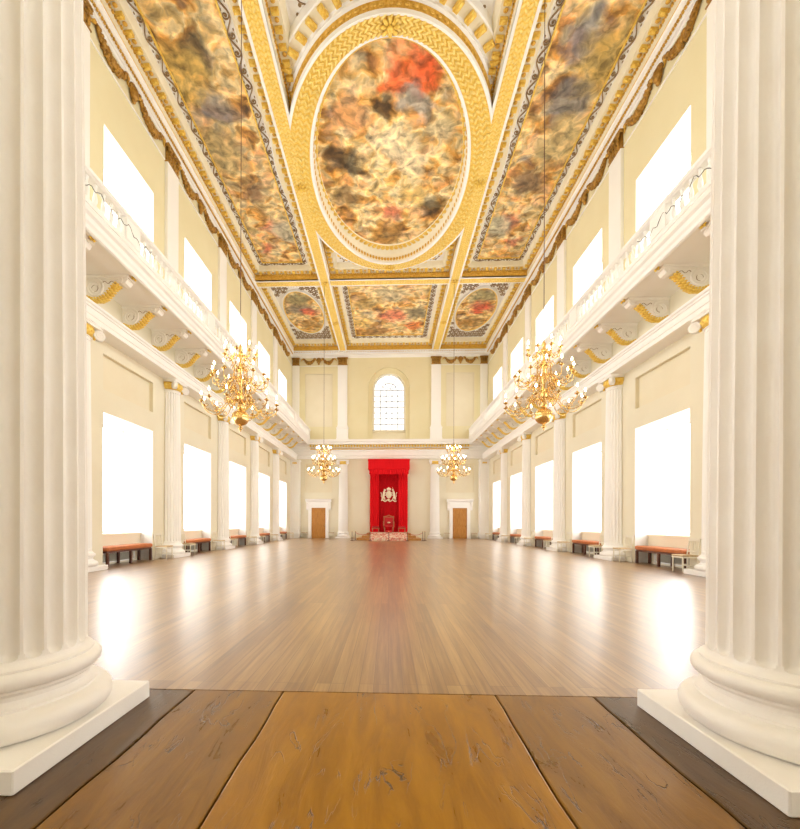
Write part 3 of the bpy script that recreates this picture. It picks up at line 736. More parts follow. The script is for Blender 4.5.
# modillions along a straight line: rows of gold blocks; direction d outward (towards beam)
mod = MB(); mros = MB(); och = MB(); iv = MB(); scr = MB(); fld = MB(); bead = MB()
def modrow(p0, p1, nrm, z, depth=.30, step=.46):
    p0, p1 = Vector(p0), Vector(p1); Lh = (p1 - p0).length; n = max(1, round(Lh/step)); d = (p1 - p0)/Lh; a = math.atan2(d.y, d.x)
    for k in range(n):
        c = p0 + d*(k + .5)*Lh/n; T = Matrix.Translation((c.x, c.y, z)) @ Matrix.Rotation(a, 4, 'Z')
        mod.box(-.075, .075, -depth*.36, depth*.36, -.09, 0, T); mod.ell((0, 0, -.10), (.065, depth*.30, .05), 7, 4, T)
        T2 = Matrix.Translation((c.x, c.y, z)) @ Matrix.Rotation(a, 4, 'Z') @ Matrix.Translation((Lh/n/2, 0, 0))
        if k < n - 1: mros.ell((0, 0, -.02), (.075, .075, .04), 7, 4, T2)
def vine(p0, p1, wdt, z, step=.5, th=.024):
    p0, p1 = Vector(p0), Vector(p1); Lh = (p1 - p0).length; n = max(1, round(Lh/step)); d = (p1 - p0)/Lh; a = math.atan2(d.y, d.x); st = Lh/n
    T = Matrix.Translation((p0.x, p0.y, z)) @ Matrix.Rotation(a, 4, 'Z')
    scr.tube([(st*k/8, wdt*.36*math.sin(PI*k/8), 0) for k in range(8*n + 1)], th, 4, T=T)
    for i in range(n):
        s_ = 1 if i % 2 == 0 else -1
        cx, cy = st*(i + .5), s_*wdt*-.04; r0 = wdt*.33
        scr.tube([(cx + r0*(1 - .8*k/16)*math.cos(s_*PI/2 - s_*2*PI*1.25*k/16), cy + r0*(1 - .8*k/16)*math.sin(s_*PI/2 - s_*2*PI*1.25*k/16), 0) for k in range(17)], th*.85, 4, T=T)
        scr.ell((cx, cy, 0), (.035, .035, .015), 6, 3, T)
        for q in (-.3, .3): scr.ell((st*(i + .5 + q), -s_*wdt*.30, 0), (.05, .022, .012), 6, 3, T)
def coffer(levels, scroll=True, near=True):
    """levels: soffit edge, drop top, mod outer, mod inner, white edge, scroll outer, painting edge"""
    S, O, MO, MI, WE, SO, PE = levels
    ring_rect(iv, S, (S[0], S[1], S[2], S[3], S[4] + .07))
    z1_, z2_ = S[4] + .07, O[4]
    for (xa, ya, xb, yb, qa, ra, qb, rb, bb_) in ((S[0], S[2], S[1], S[2], O[0], O[2], O[1], O[2], och), (S[0], S[3], S[1], S[3], O[0], O[3], O[1], O[3], och), (S[0], S[2], S[0], S[3], O[0], O[2], O[0], O[3], iv), (S[1], S[2], S[1], S[3], O[1], O[2], O[1], O[3], iv)):
        bb_.add([(xa, ya, z1_), (xb, yb, z1_), (qb, rb, z2_), (qa, ra, z2_)], [(0, 1, 2, 3)])
    ring_rect(iv, O, MO); ring_rect(iv, MO, MI); ring_rect(iv, MI, WE); ring_rect(iv, WE, SO)
    ring_rect(fld, SO, PE)
    # modillions on 4 sides
    z = (MO[4] + MI[4])/2
    mx0, mx1, my0, my1 = (MO[0] + MI[0])/2, (MO[1] + MI[1])/2, (MO[2] + MI[2])/2, (MO[3] + MI[3])/2
    dx0, dx1, dy = abs(MO[0] - MI[0]), abs(MO[1] - MI[1]), abs(MO[3] - MI[3])
    modrow((mx0, my0, 0), (mx0, my1, 0), 0, z, dx0*.95); modrow((mx1, my0, 0), (mx1, my1, 0), 0, z, dx1*.95)
    modrow((mx0, my0, 0), (mx1, my0, 0), 0, z, dy*.95); modrow((mx0, my1, 0), (mx1, my1, 0), 0, z, dy*.95)
    # beads
    for (a, c) in (((O[0], O[2]), (O[0], O[3])), ((O[1], O[2]), (O[1], O[3])), ((O[0], O[3]), (O[1], O[3])), ((O[0], O[2]), (O[1], O[2]))):
        a_, c_ = Vector((*a, 0)), Vector((*c, 0)); Lh = (c_ - a_).length; n = int(Lh/.13); d = (c_ - a_)/Lh
        nrm = Vector((-d.y, d.x, 0)); cen = Vector(((O[0] + O[1])/2, (O[2] + O[3])/2, 0))
        if nrm.dot(cen - a_) < 0: nrm = -nrm
        for k in range(n):
            p = a_ + d*(k + .5)*Lh/n + nrm*.02; bead.box(p.x - .035, p.x + .035, p.y - .035, p.y + .035, O[4] - .07, O[4] + .0)
    if scroll:
        z = SO[4] - .008; w0, w1, wy = abs(SO[0] - PE[0]), abs(SO[1] - PE[1]), abs(SO[3] - PE[3])
        x0, x1, y0, y1 = (SO[0] + PE[0])/2, (SO[1] + PE[1])/2, (SO[2] + PE[2])/2, (SO[3] + PE[3])/2
        vine((x0, y0, 0), (x0, y1, 0), w0, z); vine((x1, y0, 0), (x1, y1, 0), w1, z); vine((x0, y1, 0), (x1, y1, 0), wy, z); vine((x0, y0, 0), (x1, y0, 0), wy, z)
def mk(side, xw, xb, y0, y1, z): return (side*xw, side*xb, y0, y1, z) if side < 0 else (xb, xw, y0, y1, z)
for side in (-1, 1):
    # long side coffers
    coffer([mk(side, 7.92, 4.15, 11.06, 24.80, 15.50), mk(side, 7.92, 4.17, 11.10, 24.76, 15.86), mk(side, 7.92, 4.19, 11.12, 24.74, 15.90), mk(side, 7.62, 4.52, 11.4, 24.46, 15.92),
            mk(side, 7.59, 4.56, 11.42, 24.43, 16.02), mk(side, 7.55, 4.68, 11.45, 24.40, 16.20), mk(side, 7.29, 5.00, 11.68, 24.18, 16.24)])
    # small end coffers, oval inside
    for (a, c) in ((25.45, 34.95), (3.2, 10.41)):
        coffer([mk(side, 7.92, 4.15, a, c, 15.50), mk(side, 7.92, 4.17, a + .02, c - .02, 15.86), mk(side, 7.92, 4.19, a + .04, c - .04, 15.90), mk(side, 7.62, 4.50, a + .45, c - .5, 15.92),
                mk(side, 7.60, 4.54, a + .5, c - .55, 16.02), mk(side, 7.55, 4.62, a + .56, c - .62, 16.20), mk(side, 7.54, 4.63, a + .57, c - .63, 16.24)], False)
for (a, c) in ((25.45, 34.95), (3.2, 10.41)):
    coffer([(-3.5, 3.5, a, c, 15.50), (-3.48, 3.48, a + .02, c - .02, 15.86), (-3.46, 3.46, a + .04, c - .04, 15.90), (-3.16, 3.16, a + .45, c - .5, 15.92),
            (-3.12, 3.12, a + .5, c - .55, 16.02), (-3.04, 3.04, a + .56, c - .64, 16.20), (-2.62, 2.62, a + .95, 33.85 if a > 20 else c - 1.3, 16.24)])
# centre coffer frame
coffer([(-3.5, 3.5, 11.06, 24.80, 15.50), (-3.48, 3.48, 11.08, 24.78, 15.84), (-3.45, 3.45, 11.1, 24.76, 15.88), (-3.12, 3.12, 11.5, 24.36, 15.90), (-3.08, 3.08, 11.54, 24.32, 16.0), (-3.0, 3.0, 11.6, 24.26, 16.2), (-2.95, 2.95, 11.65, 24.2, 16.22)], False)
fld.box(-3.0, 3.0, 11.6, 24.3, 16.22, 16.3)
# field plates over small ovals
for side in (-1, 1):
    for (a, c) in ((25.45, 34.95), (3.2, 10.41)):
        x0, x1 = sorted((side*7.56, side*4.62)); fld.box(x0, x1, a + .55, c - .6, 16.242, 16.3)
# oval ring of the centre
def ellr(b, lv, n=120, cx=0, cy=CYO):
    b.loft([[(cx + a*math.cos(2*PI*k/n), cy + c*math.sin(2*PI*k/n), z) for k in range(n)] for a, c, z in lv], True)
A0, B0, A1, B1 = 3.12, 5.46, 4.10, 6.06
wh = MB(); ellr(wh, [(A0 - .03, B0 - .03, 15.62), (A0 - .03, B0 - .03, 15.52), (A0, B0, ZS_ - .012), (A0 + .1, B0 + .07, ZS_ - .012)])
ellr(wh, [(A1 - .1, B1 - .07, ZS_ - .012), (A1, B1, ZS_ - .012), (A1 + .02, B1 + .02, 15.60), (A1 - .02, B1 - .02, 15.62)])
ellr(wh, [(A1 + .06, B1 + .06, 15.80), (A1 + .14, B1 + .14, 15.84), (A1 + .14, B1 + .14, 15.92), (A1 + .2, B1 + .2, 15.93)])
ellr(wh, [(A1 + .6, B1 + .56, 15.93), (A1 + .64, B1 + .6, 15.95), (A1 + .68, B1 + .62, 16.2), (A1 + .68, B1 + .62, 16.23)])
wh.build('oval_white_moulding', M['white'], ceil, smooth=2)
gd = MB(); ellr(gd, [(A0 + .09, B0 + .06, ZS_ - .008), (A1 - .09, B1 - .06, ZS_ - .008)]); gd.build('oval_soffit', M['gold'], ceil)
ocb = MB(); ellr(ocb, [(A1 - .02, B1 - .02, 15.61), (A1 + .03, B1 + .03, 15.70), (A1 + .06, B1 + .06, 15.81)]); ocb.build('oval_ochre_cove', M['ochre'], ceil, smooth=1)
ib = MB(); ellr(ib, [(A0 - .03, B0 - .03, 15.6), (A0 - .05, B0 - .05, 15.84), (A0 - .07, B0 - .07, 15.86), (A0 - .08, B0 - .10, 16.12), (2.94, 4.85, 16.15), (2.94, 4.85, 16.2)]); ellr(ib, [(A1 + .2, B1 + .2, 15.93), (A1 + .6, B1 + .56, 15.935)]); ib.build('oval_ivory_cove', M['ivory'], ceil, smooth=1)
nb = MB(); 
for k in range(132):
    a = 2*PI*k/132; T = Matrix.Translation(((A0 + A1)/2*math.cos(a), CYO + (B0 + B1)/2*math.sin(a), ZS_ - .02))
    ta = math.atan2((B0 + B1)/2*math.cos(a), -(A0 + A1)/2*math.sin(a))
    wloc = .62 if abs(math.cos(a)) > .7 else .5
    for j in range(5):
        sg = 1 if j % 2 else -1; TT2 = T @ Matrix.Rotation(ta, 4, 'Z') @ Matrix.Translation((.06 if j % 2 else 0, -wloc/2 + wloc*(j + .5)/5, 0)) @ Matrix.Rotation(sg*.6, 4, 'Z')
        nb.ell((0, 0, 0), (.12, wloc/5*.40, .03), 6, 3, TT2)
nb.build('oval_leaf_plait', M['goldpale'], ceil, smooth=1)
for k in range(64):
    a = 2*PI*(k + .5)/64
    x, y = (A1 + .4)*math.cos(a), CYO + (B1 + .38)*math.sin(a)
    if abs(x) > 3.4: continue
    ta = math.atan2((B1)*math.cos(a), -(A1)*math.sin(a)); T = Matrix.Translation((x, y, 15.93)) @ Matrix.Rotation(ta, 4, 'Z')
    mod.box(-.085, .085, -.16, .16, -.1, 0, T); mod.ell((0, 0, -.1), (.07, .14, .05), 7, 4, T)
for k in range(80):
    a = 2*PI*(k + .5)/80; x, y = (A0 - .13)*math.cos(a), CYO + (B0 - .36)*math.sin(a)
    ta = math.atan2(B0*math.cos(a), -A0*math.sin(a)); T = Matrix.Translation((x, y, 16.13)) @ Matrix.Rotation(ta, 4, 'Z'); mod.ell((0, 0, 0), (.12, .05 + .13*abs(math.sin(a)), .035), 7, 4, T)
for k in range(120):
    a = 2*PI*(k + .5)/120; x, y = (A0 - .05)*math.cos(a), CYO + (B0 - .05)*math.sin(a)
    ta = math.atan2(B0*math.cos(a), -A0*math.sin(a)); T = Matrix.Translation((x, y, 15.74)) @ Matrix.Rotation(ta, 4, 'Z'); och.ell((0, 0, 0), (.075, .03, .09), 6, 4, T)
for k in range(110):
    a = 2*PI*(k + .5)/110; x, y = (A1 + .045)*math.cos(a), CYO + (B1 + .045)*math.sin(a)
    ta = math.atan2(B1*math.cos(a), -A1*math.sin(a)); T = Matrix.Translation((x, y, 15.72)) @ Matrix.Rotation(ta, 4, 'Z'); och.ell((0, 0, -.02), (.10, .03, .05), 6, 3, T)
# scrollwork in the corner fields
def spirals(cx, cy, r, z, s_=1):
    scr.tube([(cx + r*(1 - .85*k/30)*math.cos(s_*2*PI*1.8*k/30), cy + r*(1 - .85*k/30)*math.sin(s_*2*PI*1.8*k/30), z) for k in range(31)], .019, 4)
    for k in range(6): scr.ell((cx + r*1.05*math.cos(k*PI/3), cy + r*1.05*math.sin(k*PI/3), z), (.06, .06, .015), 6, 3)
for sx in (-1, 1):
    for sy in (-1, 1):
        for (px, py, r) in ((2.45, 6.0, .3), (1.7, 6.05, .22), (2.6, 5.3, .22), (2.1, 5.6, .2)): spirals(sx*px, CYO + sy*py, r, 16.205, sx*sy)
OV = [(side*6.06, cy) for side in (-1, 1) for cy in (30.15, 6.9)]
for ox, oy in OV:
    sd = 1 if ox > 0 else -1
    ylo, yhi = (26.05, 34.3) if oy > 20 else (3.8, 9.8)
    av = 2.92 if oy > 20 else 2.6
    iy = 0; y = ylo + .18
    while y < yhi - .1:
        x = -1.34 + (.17 if iy % 2 else 0)
        while x < 1.36:
            if (x/1.60)**2 + ((y - oy)/(av + .36))**2 > 1: spirals(ox + x, y, .145, 16.228, 1 if iy % 2 else -1)
            x += .36
        y += .36; iy += 1
mod.build('modillions', M['gold'], ceil, smooth=2); mros.build('small_rosettes', M['ochre'], ceil, smooth=1); och.build('ochre_leaf_band', M['ochre'], ceil, recalc=False)
iv.build('ivory_mouldings', M['ivory'], ceil, recalc=False); scr.build('scroll_relief', M['scroll'], ceil); fld.build('coffer_field', M['white'], ceil, recalc=False); bead.build('gilt_beads', M['ochre'], ceil)
# bosses
bo = []
for s_ in (-1, 1):
    for y in ((YC0 + YC1)/2, (YB0 + YB1)/2, 30.2): bo.append((s_*3.82, y, .2))
bo += [(0, CYO + 5.75, .22), (0, CYO - 5.75, .24), (-3.75, CYO, .2), (3.75, CYO, .2)]
bb = MB()
for x, y, r in bo:
    q = rosette_mb(r*1.25, 8, .16); bb.add([(vx + x, vy + y, vz + ZS_ - .01) for vx, vy, vz in q.v], q.f)
bb.build('ceiling_bosses', M['gold'], ceil, smooth=1)

# wall cornice under the ceiling
cprof = [(-.02, 15.03), (.03, 15.03), (.06, 15.10), (.10, 15.12), (.10, 15.18), (.15, 15.22), (.15, 15.27), (.19, 15.29), (.19, 15.46), (.23, 15.50), (.23, 15.56), (-.02, 15.56)]
for side in (-1, 1):
    sn = 'left' if side < 0 else 'right'
    o = frame_prof(cprof, side, YN, D).build(f'trim_{tn}', M['white']); tn += 1; tag(o, f'white and gold cornice crowning the {sn} wall', kind='structure')
    b = MB(); n = 260
    for k in range(n):
        y = 8.5 + (D - .5 - 8.5)*k/n; b.box(side*(W - .14), side*(W - .19), y, y + .06, 15.19, 15.26)
    b.build('dentil_row', M['ochre'], o)
    b = MB(); b.box(side*(W - .235), side*(W - .2), YN, D - .3, 15.50, 15.54); b.build('gilt_line', M['gold'], o)
    b = MB(); b.box(side*(W - .03), side*W, YN, D, ZF - .05, ZF); b.build('frieze_fillet', M['white'], o)
b = MB(); prof = [(-.02, 15.03), (.05, 15.03), (.14, 15.12), (.30, 15.16), (.30, 15.34), (.36, 15.38), (.36, 15.44), (.42, 15.50), (.42, 15.56), (-.02, 15.56)]
b.loft([[(x, D - d, z) for d, z in prof] for x in (-W, W)], True, True)
o = b.build(f'trim_{tn}', M['white']); tn += 1; tag(o, 'white and gold cornice crowning the end wall', kind='structure')
b = MB()
for k in range(110):
    x = -7.9 + 15.8*k/110; b.box(x, x + .08, D - .36, D - .30, 15.38, 15.45)
b.build('dentil_row', M['ochre'], o)
b = MB(); b.box(-7.9, 7.9, D - .44, D - .40, 15.52, 15.56); b.build('gilt_line', M['gold'], o)
b = MB()
for a, c in ((-W, -3.4), (3.4, W)): b.box(a, c, D - .04, D, ZF - .05, ZF)
b.build('frieze_fillet', M['white'], o)

# ---------------------------------------------------------------- ceiling paintings (plain cloudy stand-ins)
def rect_painting(x0, x1, y0, y1, z, m, label, grp=None):
    cx, cy = (x0 + x1)/2, (y0 + y1)/2
    t = empty('ceiling_painting', (cx, cy, z)); tag(t, label, 'painting', grp)
    a, c = abs(x1 - x0)/2, abs(y1 - y0)/2
    b = MB(); b.box(-a, a, -c, c, -.01, .02); b.build('canvas', m, t)
    b = MB(); e = .06
    for q in ((-a - e, -a, -c - e, c + e), (a, a + e, -c - e, c + e), (-a, a, -c - e, -c), (-a, a, c, c + e)): b.box(*q, -.05, .03)
    b.build('gilt_frame', M['gold'], t)
def oval_painting(cx, cy, a, c, z, m, label, grp=None, wf=.08, white=0):
    t = empty('ceiling_painting', (cx, cy, z)); tag(t, label, 'painting', grp); n = 72
    el = lambda e, zz: [((a + e)*math.cos(2*PI*k/n), (c + e)*math.sin(2*PI*k/n), zz) for k in range(n)]
    b = MB(); b.loft([el(0, -.01), el(0, .03)], True, True); b.build('canvas', m, t)
    b = MB(); b.loft([el(0, .02), el(0, -.04), el(wf*.5, -.07), el(wf, -.04), el(wf, .02)], True); b.build('gilt_frame', M['gold'], t, smooth=1)
    if white: b = MB(); b.loft([el(wf, .02), el(wf, -.05), el(wf + white*.5, -.08), el(wf + white, -.05), el(wf + white, .02)], True); b.build('white_frame', M['white'], t, smooth=1)
RO, DK, GY, YE, PK = (.85, .13, .03), (.035, .028, .02), (.30, .30, .28), (.85, .58, .18), (.75, .22, .12)
oval_painting(0, CYO + .03, 2.95, 4.88, 16.19, painting_mat('painting_oval', 1.0, [(.7, -4.0, .9, RO), (1.3, -3.7, .7, RO), (.0, -3.5, .5, RO), (.7, -3.1, .55, GY), (1.2, -2.7, .5, (.55, .5, .4)), (-.3, -2.7, .45, DK), (-2.0, -.5, .7, DK), (-1.5, -.2, .5, DK), (1.9, 2.1, .75, DK), (1.1, 1.5, .65, YE), (.1, 2.4, .6, PK), (.2, -1.2, .8, (.97, .86, .55)), (.9, -.4, .7, (.95, .8, .5)), (-1.5, -2.4, .8, (.80, .40, .16)), (-1.9, 1.6, .7, (.25, .17, .07)), (0, 4.0, 1.0, (.35, .19, .05)), (1.9, -1.8, .7, (.72, .62, .36))], 1.15),
              'large oval ceiling painting in gold and brown tones inside the central gilded ring')
for side in (-1, 1):
    sn = 'left' if side < 0 else 'right'
    x0, x1 = sorted((side*7.27, side*5.02))
    pats = [(side*-.3, 3.5, .7, PK), (side*.5, 5.0, .5, PK), (0, 1.0, .8, (.22, .12, .06)), (.2*side, -2.6, .9, (.20, .20, .22)), (-.1, -4.6, .8, DK if side < 0 else (.2, .22, .28)), (side*.8, -1.0, 1.3, (.62, .50, .24)), (side*.9, -4, 1.2, (.66, .46, .12)), (side*-.8, 3.8, .9, (.55, .55, .40))]
    rect_painting(x0, x1, 11.70, 24.16, 16.25, painting_mat(f'painting_long_{sn}', 3.0 + side, pats, 1.3), f'long ceiling painting of figures in the {sn} side panel', 'long side ceiling paintings')
    oval_painting(side*6.06, 30.15, 1.27, 2.92, 16.21, painting_mat(f'painting_small_{sn}', 8.0 + side, [(side*.2, -.6, .9, (.20, .17, .16) if side < 0 else (.6, .06, .03)), (.4, -.2, .6, (.7, .10, .05)), (0, 1.6, .9, (.42, .22, .05)), (0, -2.0, 1.0, (.34, .32, .16))], 1.2), f'small oval ceiling painting at the far {sn} corner', 'small oval ceiling paintings', .07, .12)
rect_painting(-2.60, 2.60, 26.5, 33.83, 16.25, painting_mat('painting_end', 14.0, [(.2, .5, 1.1, (.75, .20, .12)), (1.7, 2.2, .7, (.8, .20, .05)), (-2.0, 1.6, .8, YE), (2.0, .2, .9, (.14, .12, .08)), (-1.2, 3.0, 1.1, (.30, .14, .03)), (.2, -2.2, 1.1, (.62, .52, .30)), (-1.6, -1.2, 1.0, (.45, .28, .07))], 1.1), 'square ceiling painting beyond the central oval, nearest the end wall')

# ---------------------------------------------------------------- doors
def door(n, x, label):
    t = empty(f'door_{n}', (x, D, 0)); t['kind'] = 'structure'; t['label'] = label
    hw, h = .59, 2.52
    b = MB(); b.bbox(-hw, hw, -.05, 0, 0, h, .006)
    lf = b.build('door_leaf', M['door'], t)
    b = MB()
    for z0, z1 in ((.14, .95), (1.1, 1.9), (2.02, 2.42)):
        for s_ in (-1, 1):
            x0, x1 = sorted((s_*.07, s_*.48)); b.bbox(x0, x1, -.075, -.045, z0, z1, .02)
    b.build('door_panels', M['door'], lf)
    b = MB(); b.ell((hw - .1, -.1, 1.05), (.03, .03, .03)); b.box(hw - .12, hw - .08, -.08, -.05, .95, 1.15); b.build('door_handle', M['brass'], t, smooth=1)
    b = MB()
    for s_ in (-1, 1):
        b.bbox(s_*hw, s_*(hw + .26), -.14, 0, 0, h + .0, .01); b.bbox(s_*(hw + .06), s_*(hw + .30), -.17, 0, 0, .25, .01)
    b.bbox(-hw - .26, hw + .26, -.14, 0, h, h + .28, .01); b.bbox(-hw - .26, hw + .26, -.10, 0, h + .28, h + .5, .01)
    b.loft([[(x_, -d, z) for d, z in ((0, h + .5), (.14, h + .5), (.2, h + .55), (.32, h + .6), (.32, h + .66), (.36, h + .72), (0, h + .72))] for x_ in (-hw - .48, hw + .48)], True, True)
    b.build('door_surround', M['white'], t)
    for s_ in (-1, 1):
        b = MB(); xc = s_*(hw + .34); b.prism([(0, h + .5), (-.28, h + .5), (-.28, h + .40), (-.2, h + .28), (-.12, h + .1), (-.14, h - .1), (-.06, h - .2), (0, h - .18)], xc - .09, xc + .09, 'x'); b.build('door_console', M['white'], t)
    return t
door(1, -5.86, 'panelled oak door in a white surround, left of the throne')
door(2, 5.86, 'panelled oak door in a white surround, right of the throne')

# ---------------------------------------------------------------- throne group
t = empty('throne_dais', (0, D - 1.9, 0)); tag(t, 'stepped wooden dais with patterned carpet under the red canopy', 'dais')
for k, (hx, y0, z) in enumerate(((2.35, -2.6, .17), (2.0, -2.2, .34), (1.65, -1.8, .51))):
    b = MB(); b.bbox(-hx, hx, y0, 1.9, z - .17, z, .008); b.build('step', M['stepwood'], t)
b = MB()
prev = None
b.prism([(-2.62, 0.0), (-2.62, .185), (-2.22, .185), (-2.22, .355), (-1.82, .355), (-1.82, .525), (1.5, .525), (1.5, .512), (-1.8, .512), (-2.0, .342), (-2.2, .342), (-2.4, .172), (-2.605, .172), (-2.605, 0)], -1.4, 1.4, 'x'); b.build('carpet', M['carpet'], t)
ct = empty('throne_canopy', (0, D, 0)); tag(ct, 'tall red velvet canopy and hangings behind the throne', 'canopy')
def pleated(b, x0, x1, y, z0, z1, amp=.04, per=.16, th=.03):
    n = int((x1 - x0)/per*6); f = [(x0 + (x1-x0)*k/n, y + amp*math.sin(2*PI*(x0 + (x1-x0)*k/n)/per)) for k in range(n + 1)]
    bk = [(x, yy + th) for x, yy in reversed(f)]; b.prism(f + bk, z0, z1, 'z')
b = MB(); b.bbox(-1.68, 1.68, -1.0, -.02, 5.62, 6.42, .02); b.box(-1.70, 1.70, -1.02, -.0, 6.34, 6.44); b.build('pelmet', M['red'], ct)
b = MB(); pleated(b, -1.60, 1.60, -.94, 5.22, 5.63, .02, .14, .02); b.build('valance', M['red'], ct)
b = MB(); pleated(b, -.82, .82, -.14, .52, 5.5, .01, .3); b.build('back_cloth', M['redshade'], ct)
for s_ in (-1, 1):
    b = MB(); x0, x1 = sorted((s_*.80, s_*1.56)); pleated(b, x0, x1, -.26, .52, 5.5, .035, .19); b.build('side_hanging', M['red'], ct)
# coat of arms
em = empty('coat_of_arms', (0, D - .2, 3.62)); tag(em, 'ivory coat of arms with crown and two supporters on the red cloth', 'emblem')
b = MB(); b.ell((0, 0, .0), (.24, .06, .32), 16, 10); b.ell((0, -.02, 0), (.15, .07, .22), 12, 8); b.build('shield', M['emblem'], em, smooth=1)
b = MB(); b.lathe([(.1, .34), (.17, .34), (.16, .38), (.2, .46), (.13, .55), (.03, .58), (.02, .62)], 12)
for k in range(5): b.ell((-.16 + .08*k, -.06, .47 + .05*math.sin(PI*k/4)), (.035, .03, .04), 6, 4)
b.build('crown', M['emblem'], em, smooth=1)
for s_ in (-1, 1):
    b = MB(); b.tube([(s_*.55, 0, -.42), (s_*.46, 0, -.2), (s_*.42, 0, .05), (s_*.40, 0, .2), (s_*.36, -.01, .33)], [.07, .10, .09, .08, .05], 8)
    b.ell((s_*.33, -.03, .37), (.085, .06, .09), 8, 6); b.tube([(s_*.42, 0, .15), (s_*.3, -.03, .12), (s_*.22, -.04, .18)], [.045, .035, .03], 6); b.tube([(s_*.42, 0, -.02), (s_*.3, -.03, -.06), (s_*.22, -.04, 0)], [.045, .035, .03], 6)
    b.tube([(s_*.46, 0, -.2), (s_*.34, -.02, -.3), (s_*.32, -.02, -.45)], [.07, .05, .04], 6); b.tube([(s_*.52, 0, -.3), (s_*.62, 0, -.15), (s_*.60, 0, .05), (s_*.66, 0, .18)], [.025, .03, .03, .045], 6)
    if s_ > 0: b.tube([(s_*.33, -.04, .44), (s_*.30, -.05, .62)], [.02, .005], 5)
    b.build('supporter', M['emblem'], em, smooth=1)
b = MB(); pts = [(-.62 + 1.24*k/24, -.02, -.50 + .06*math.sin(PI*k/4) ) for k in range(25)]; b.tube(pts, [.05]*25, 6); b.ell((0, -.03, -.42), (.1, .05, .07)); b.build('motto_ribbon', M['emblem'], em, smooth=1)
# throne
th = empty('throne', (0, D - 1.35, .525)); tag(th, 'red upholstered throne with gilded frame at the top of the dais', 'throne')
b = MB(); b.bbox(-.36, .36, -.33, .3, .42, .58, .03); b.build('seat', M['redfurn'], th)
b = MB(); b.bbox(-.33, .33, .24, .34, .62, 1.2, .02); b.build('backrest', M['redfurn'], th)
b = MB()
for s_ in (-1, 1):
    b.box(s_*.34, s_*.42, .22, .36, .3, 1.2); b.ell((s_*.38, .29, 1.24), (.06, .06, .07))
b.box(-.36, .36, .24, .36, 1.19, 1.26); b.tube([(-.34, .3, 1.26), (-.15, .3, 1.31), (0, .3, 1.38), (.15, .3, 1.31), (.34, .3, 1.26)], .04, 6); b.build('back_frame', M['thronewood'], th)
for s_ in (-1, 1):
    b = MB(); b.tube([(s_*.40, .25, .82), (s_*.42, -.1, .84), (s_*.42, -.32, .78)], .035, 6); b.tube([(s_*.41, -.3, .42), (s_*.42, -.32, .78)], .03, 6); b.build('armrest', M['thronewood'], th, smooth=1)
    for y in (-.28, .28):
        b = MB(); b.lathe([(.03, 0), (.05, .03), (.03, .1), (.045, .25), (.04, .42)], 8, center=(s_*.33, y)); b.build('leg', M['thronewood'], th, smooth=1)
b = MB(); b.ell((0, .2, .78), (.14, .04, .06), 8, 5); b.build('white_panel', M['emblem'], th, smooth=1)
for s_ in (-1, 1):
    st = empty('stool', (s_*1.05, D - 1.3, .525)); tag(st, f"red gilt-framed low stool {'left' if s_ < 0 else 'right'} of the throne", 'stool', 'low red stools beside the throne')
    b = MB(); b.bbox(-.27, .27, -.22, .22, .36, .50, .03); b.build('seat', M['redfurn'], st)
    b = MB(); b.box(-.29, .29, -.24, .24, .29, .36); b.build('frame', M['thronewood'], st)
    for sx in (-1, 1):
        for sy in (-1, 1): b = MB(); b.tube([(sx*.25, sy*.2, 0), (sx*.25, sy*.2, .3)], .028, 6); b.build('leg', M['thronewood'], st)
ft = MB(); ft.bbox(-.25, .25, -.16, .16, .04, .2, .03); o = ft.build('footstool', M['redfurn']); o.location = (0, D - 2.05, .525 - .04); tag(o, 'small red footstool directly in front of the throne', 'footstool')
# stanchions
def post():
    t = empty('barrier_post'); b = MB(); b.lathe([(.13, 0), (.13, .02), (.03, .05)], 14); b.build('base', M['steel'], t)
    b = MB(); b.tube([(0, 0, .04), (0, 0, .62)], .02, 8); b.build('pole', M['steel'], t); b = MB(); b.ell((0, 0, .65), (.035, .035, .035)); b.build('knob', M['brass'], t, smooth=1); return t
p0 = post(); first = True; px = [(-2.62, 30.35), (-2.42, 30.9), (-1.33, 30.3), (0.0, 30.3), (1.33, 30.3), (2.42, 30.3), (2.62, 30.9)]
for k, (x, y) in enumerate(px):
    o = p0 if first else copy_tree(p0); first = False; o.location = (x, y, 0)
    tag(o, f'{ORD[k]} short barrier post counted from the left in front of the dais', 'barrier post', 'barrier posts in front of the dais')
for k in range(len(px) - 1):
    (xa, ya), (xb, yb) = px[k], px[k+1]
    if abs(xb - xa) < .3: continue
    b = MB(); b.tube([(xa + (xb - xa)*f, ya + (yb - ya)*f, .58 - .16*(1 - (2*f - 1)**2)) for f in [q/10 for q in range(11)]], .014, 6)
    o = b.build('barrier_rope', M['redfurn']); tag(o, f'sagging rope between the {ORD[k]} and {ORD[k+1]} barrier posts', 'rope', 'ropes of the dais barrier')

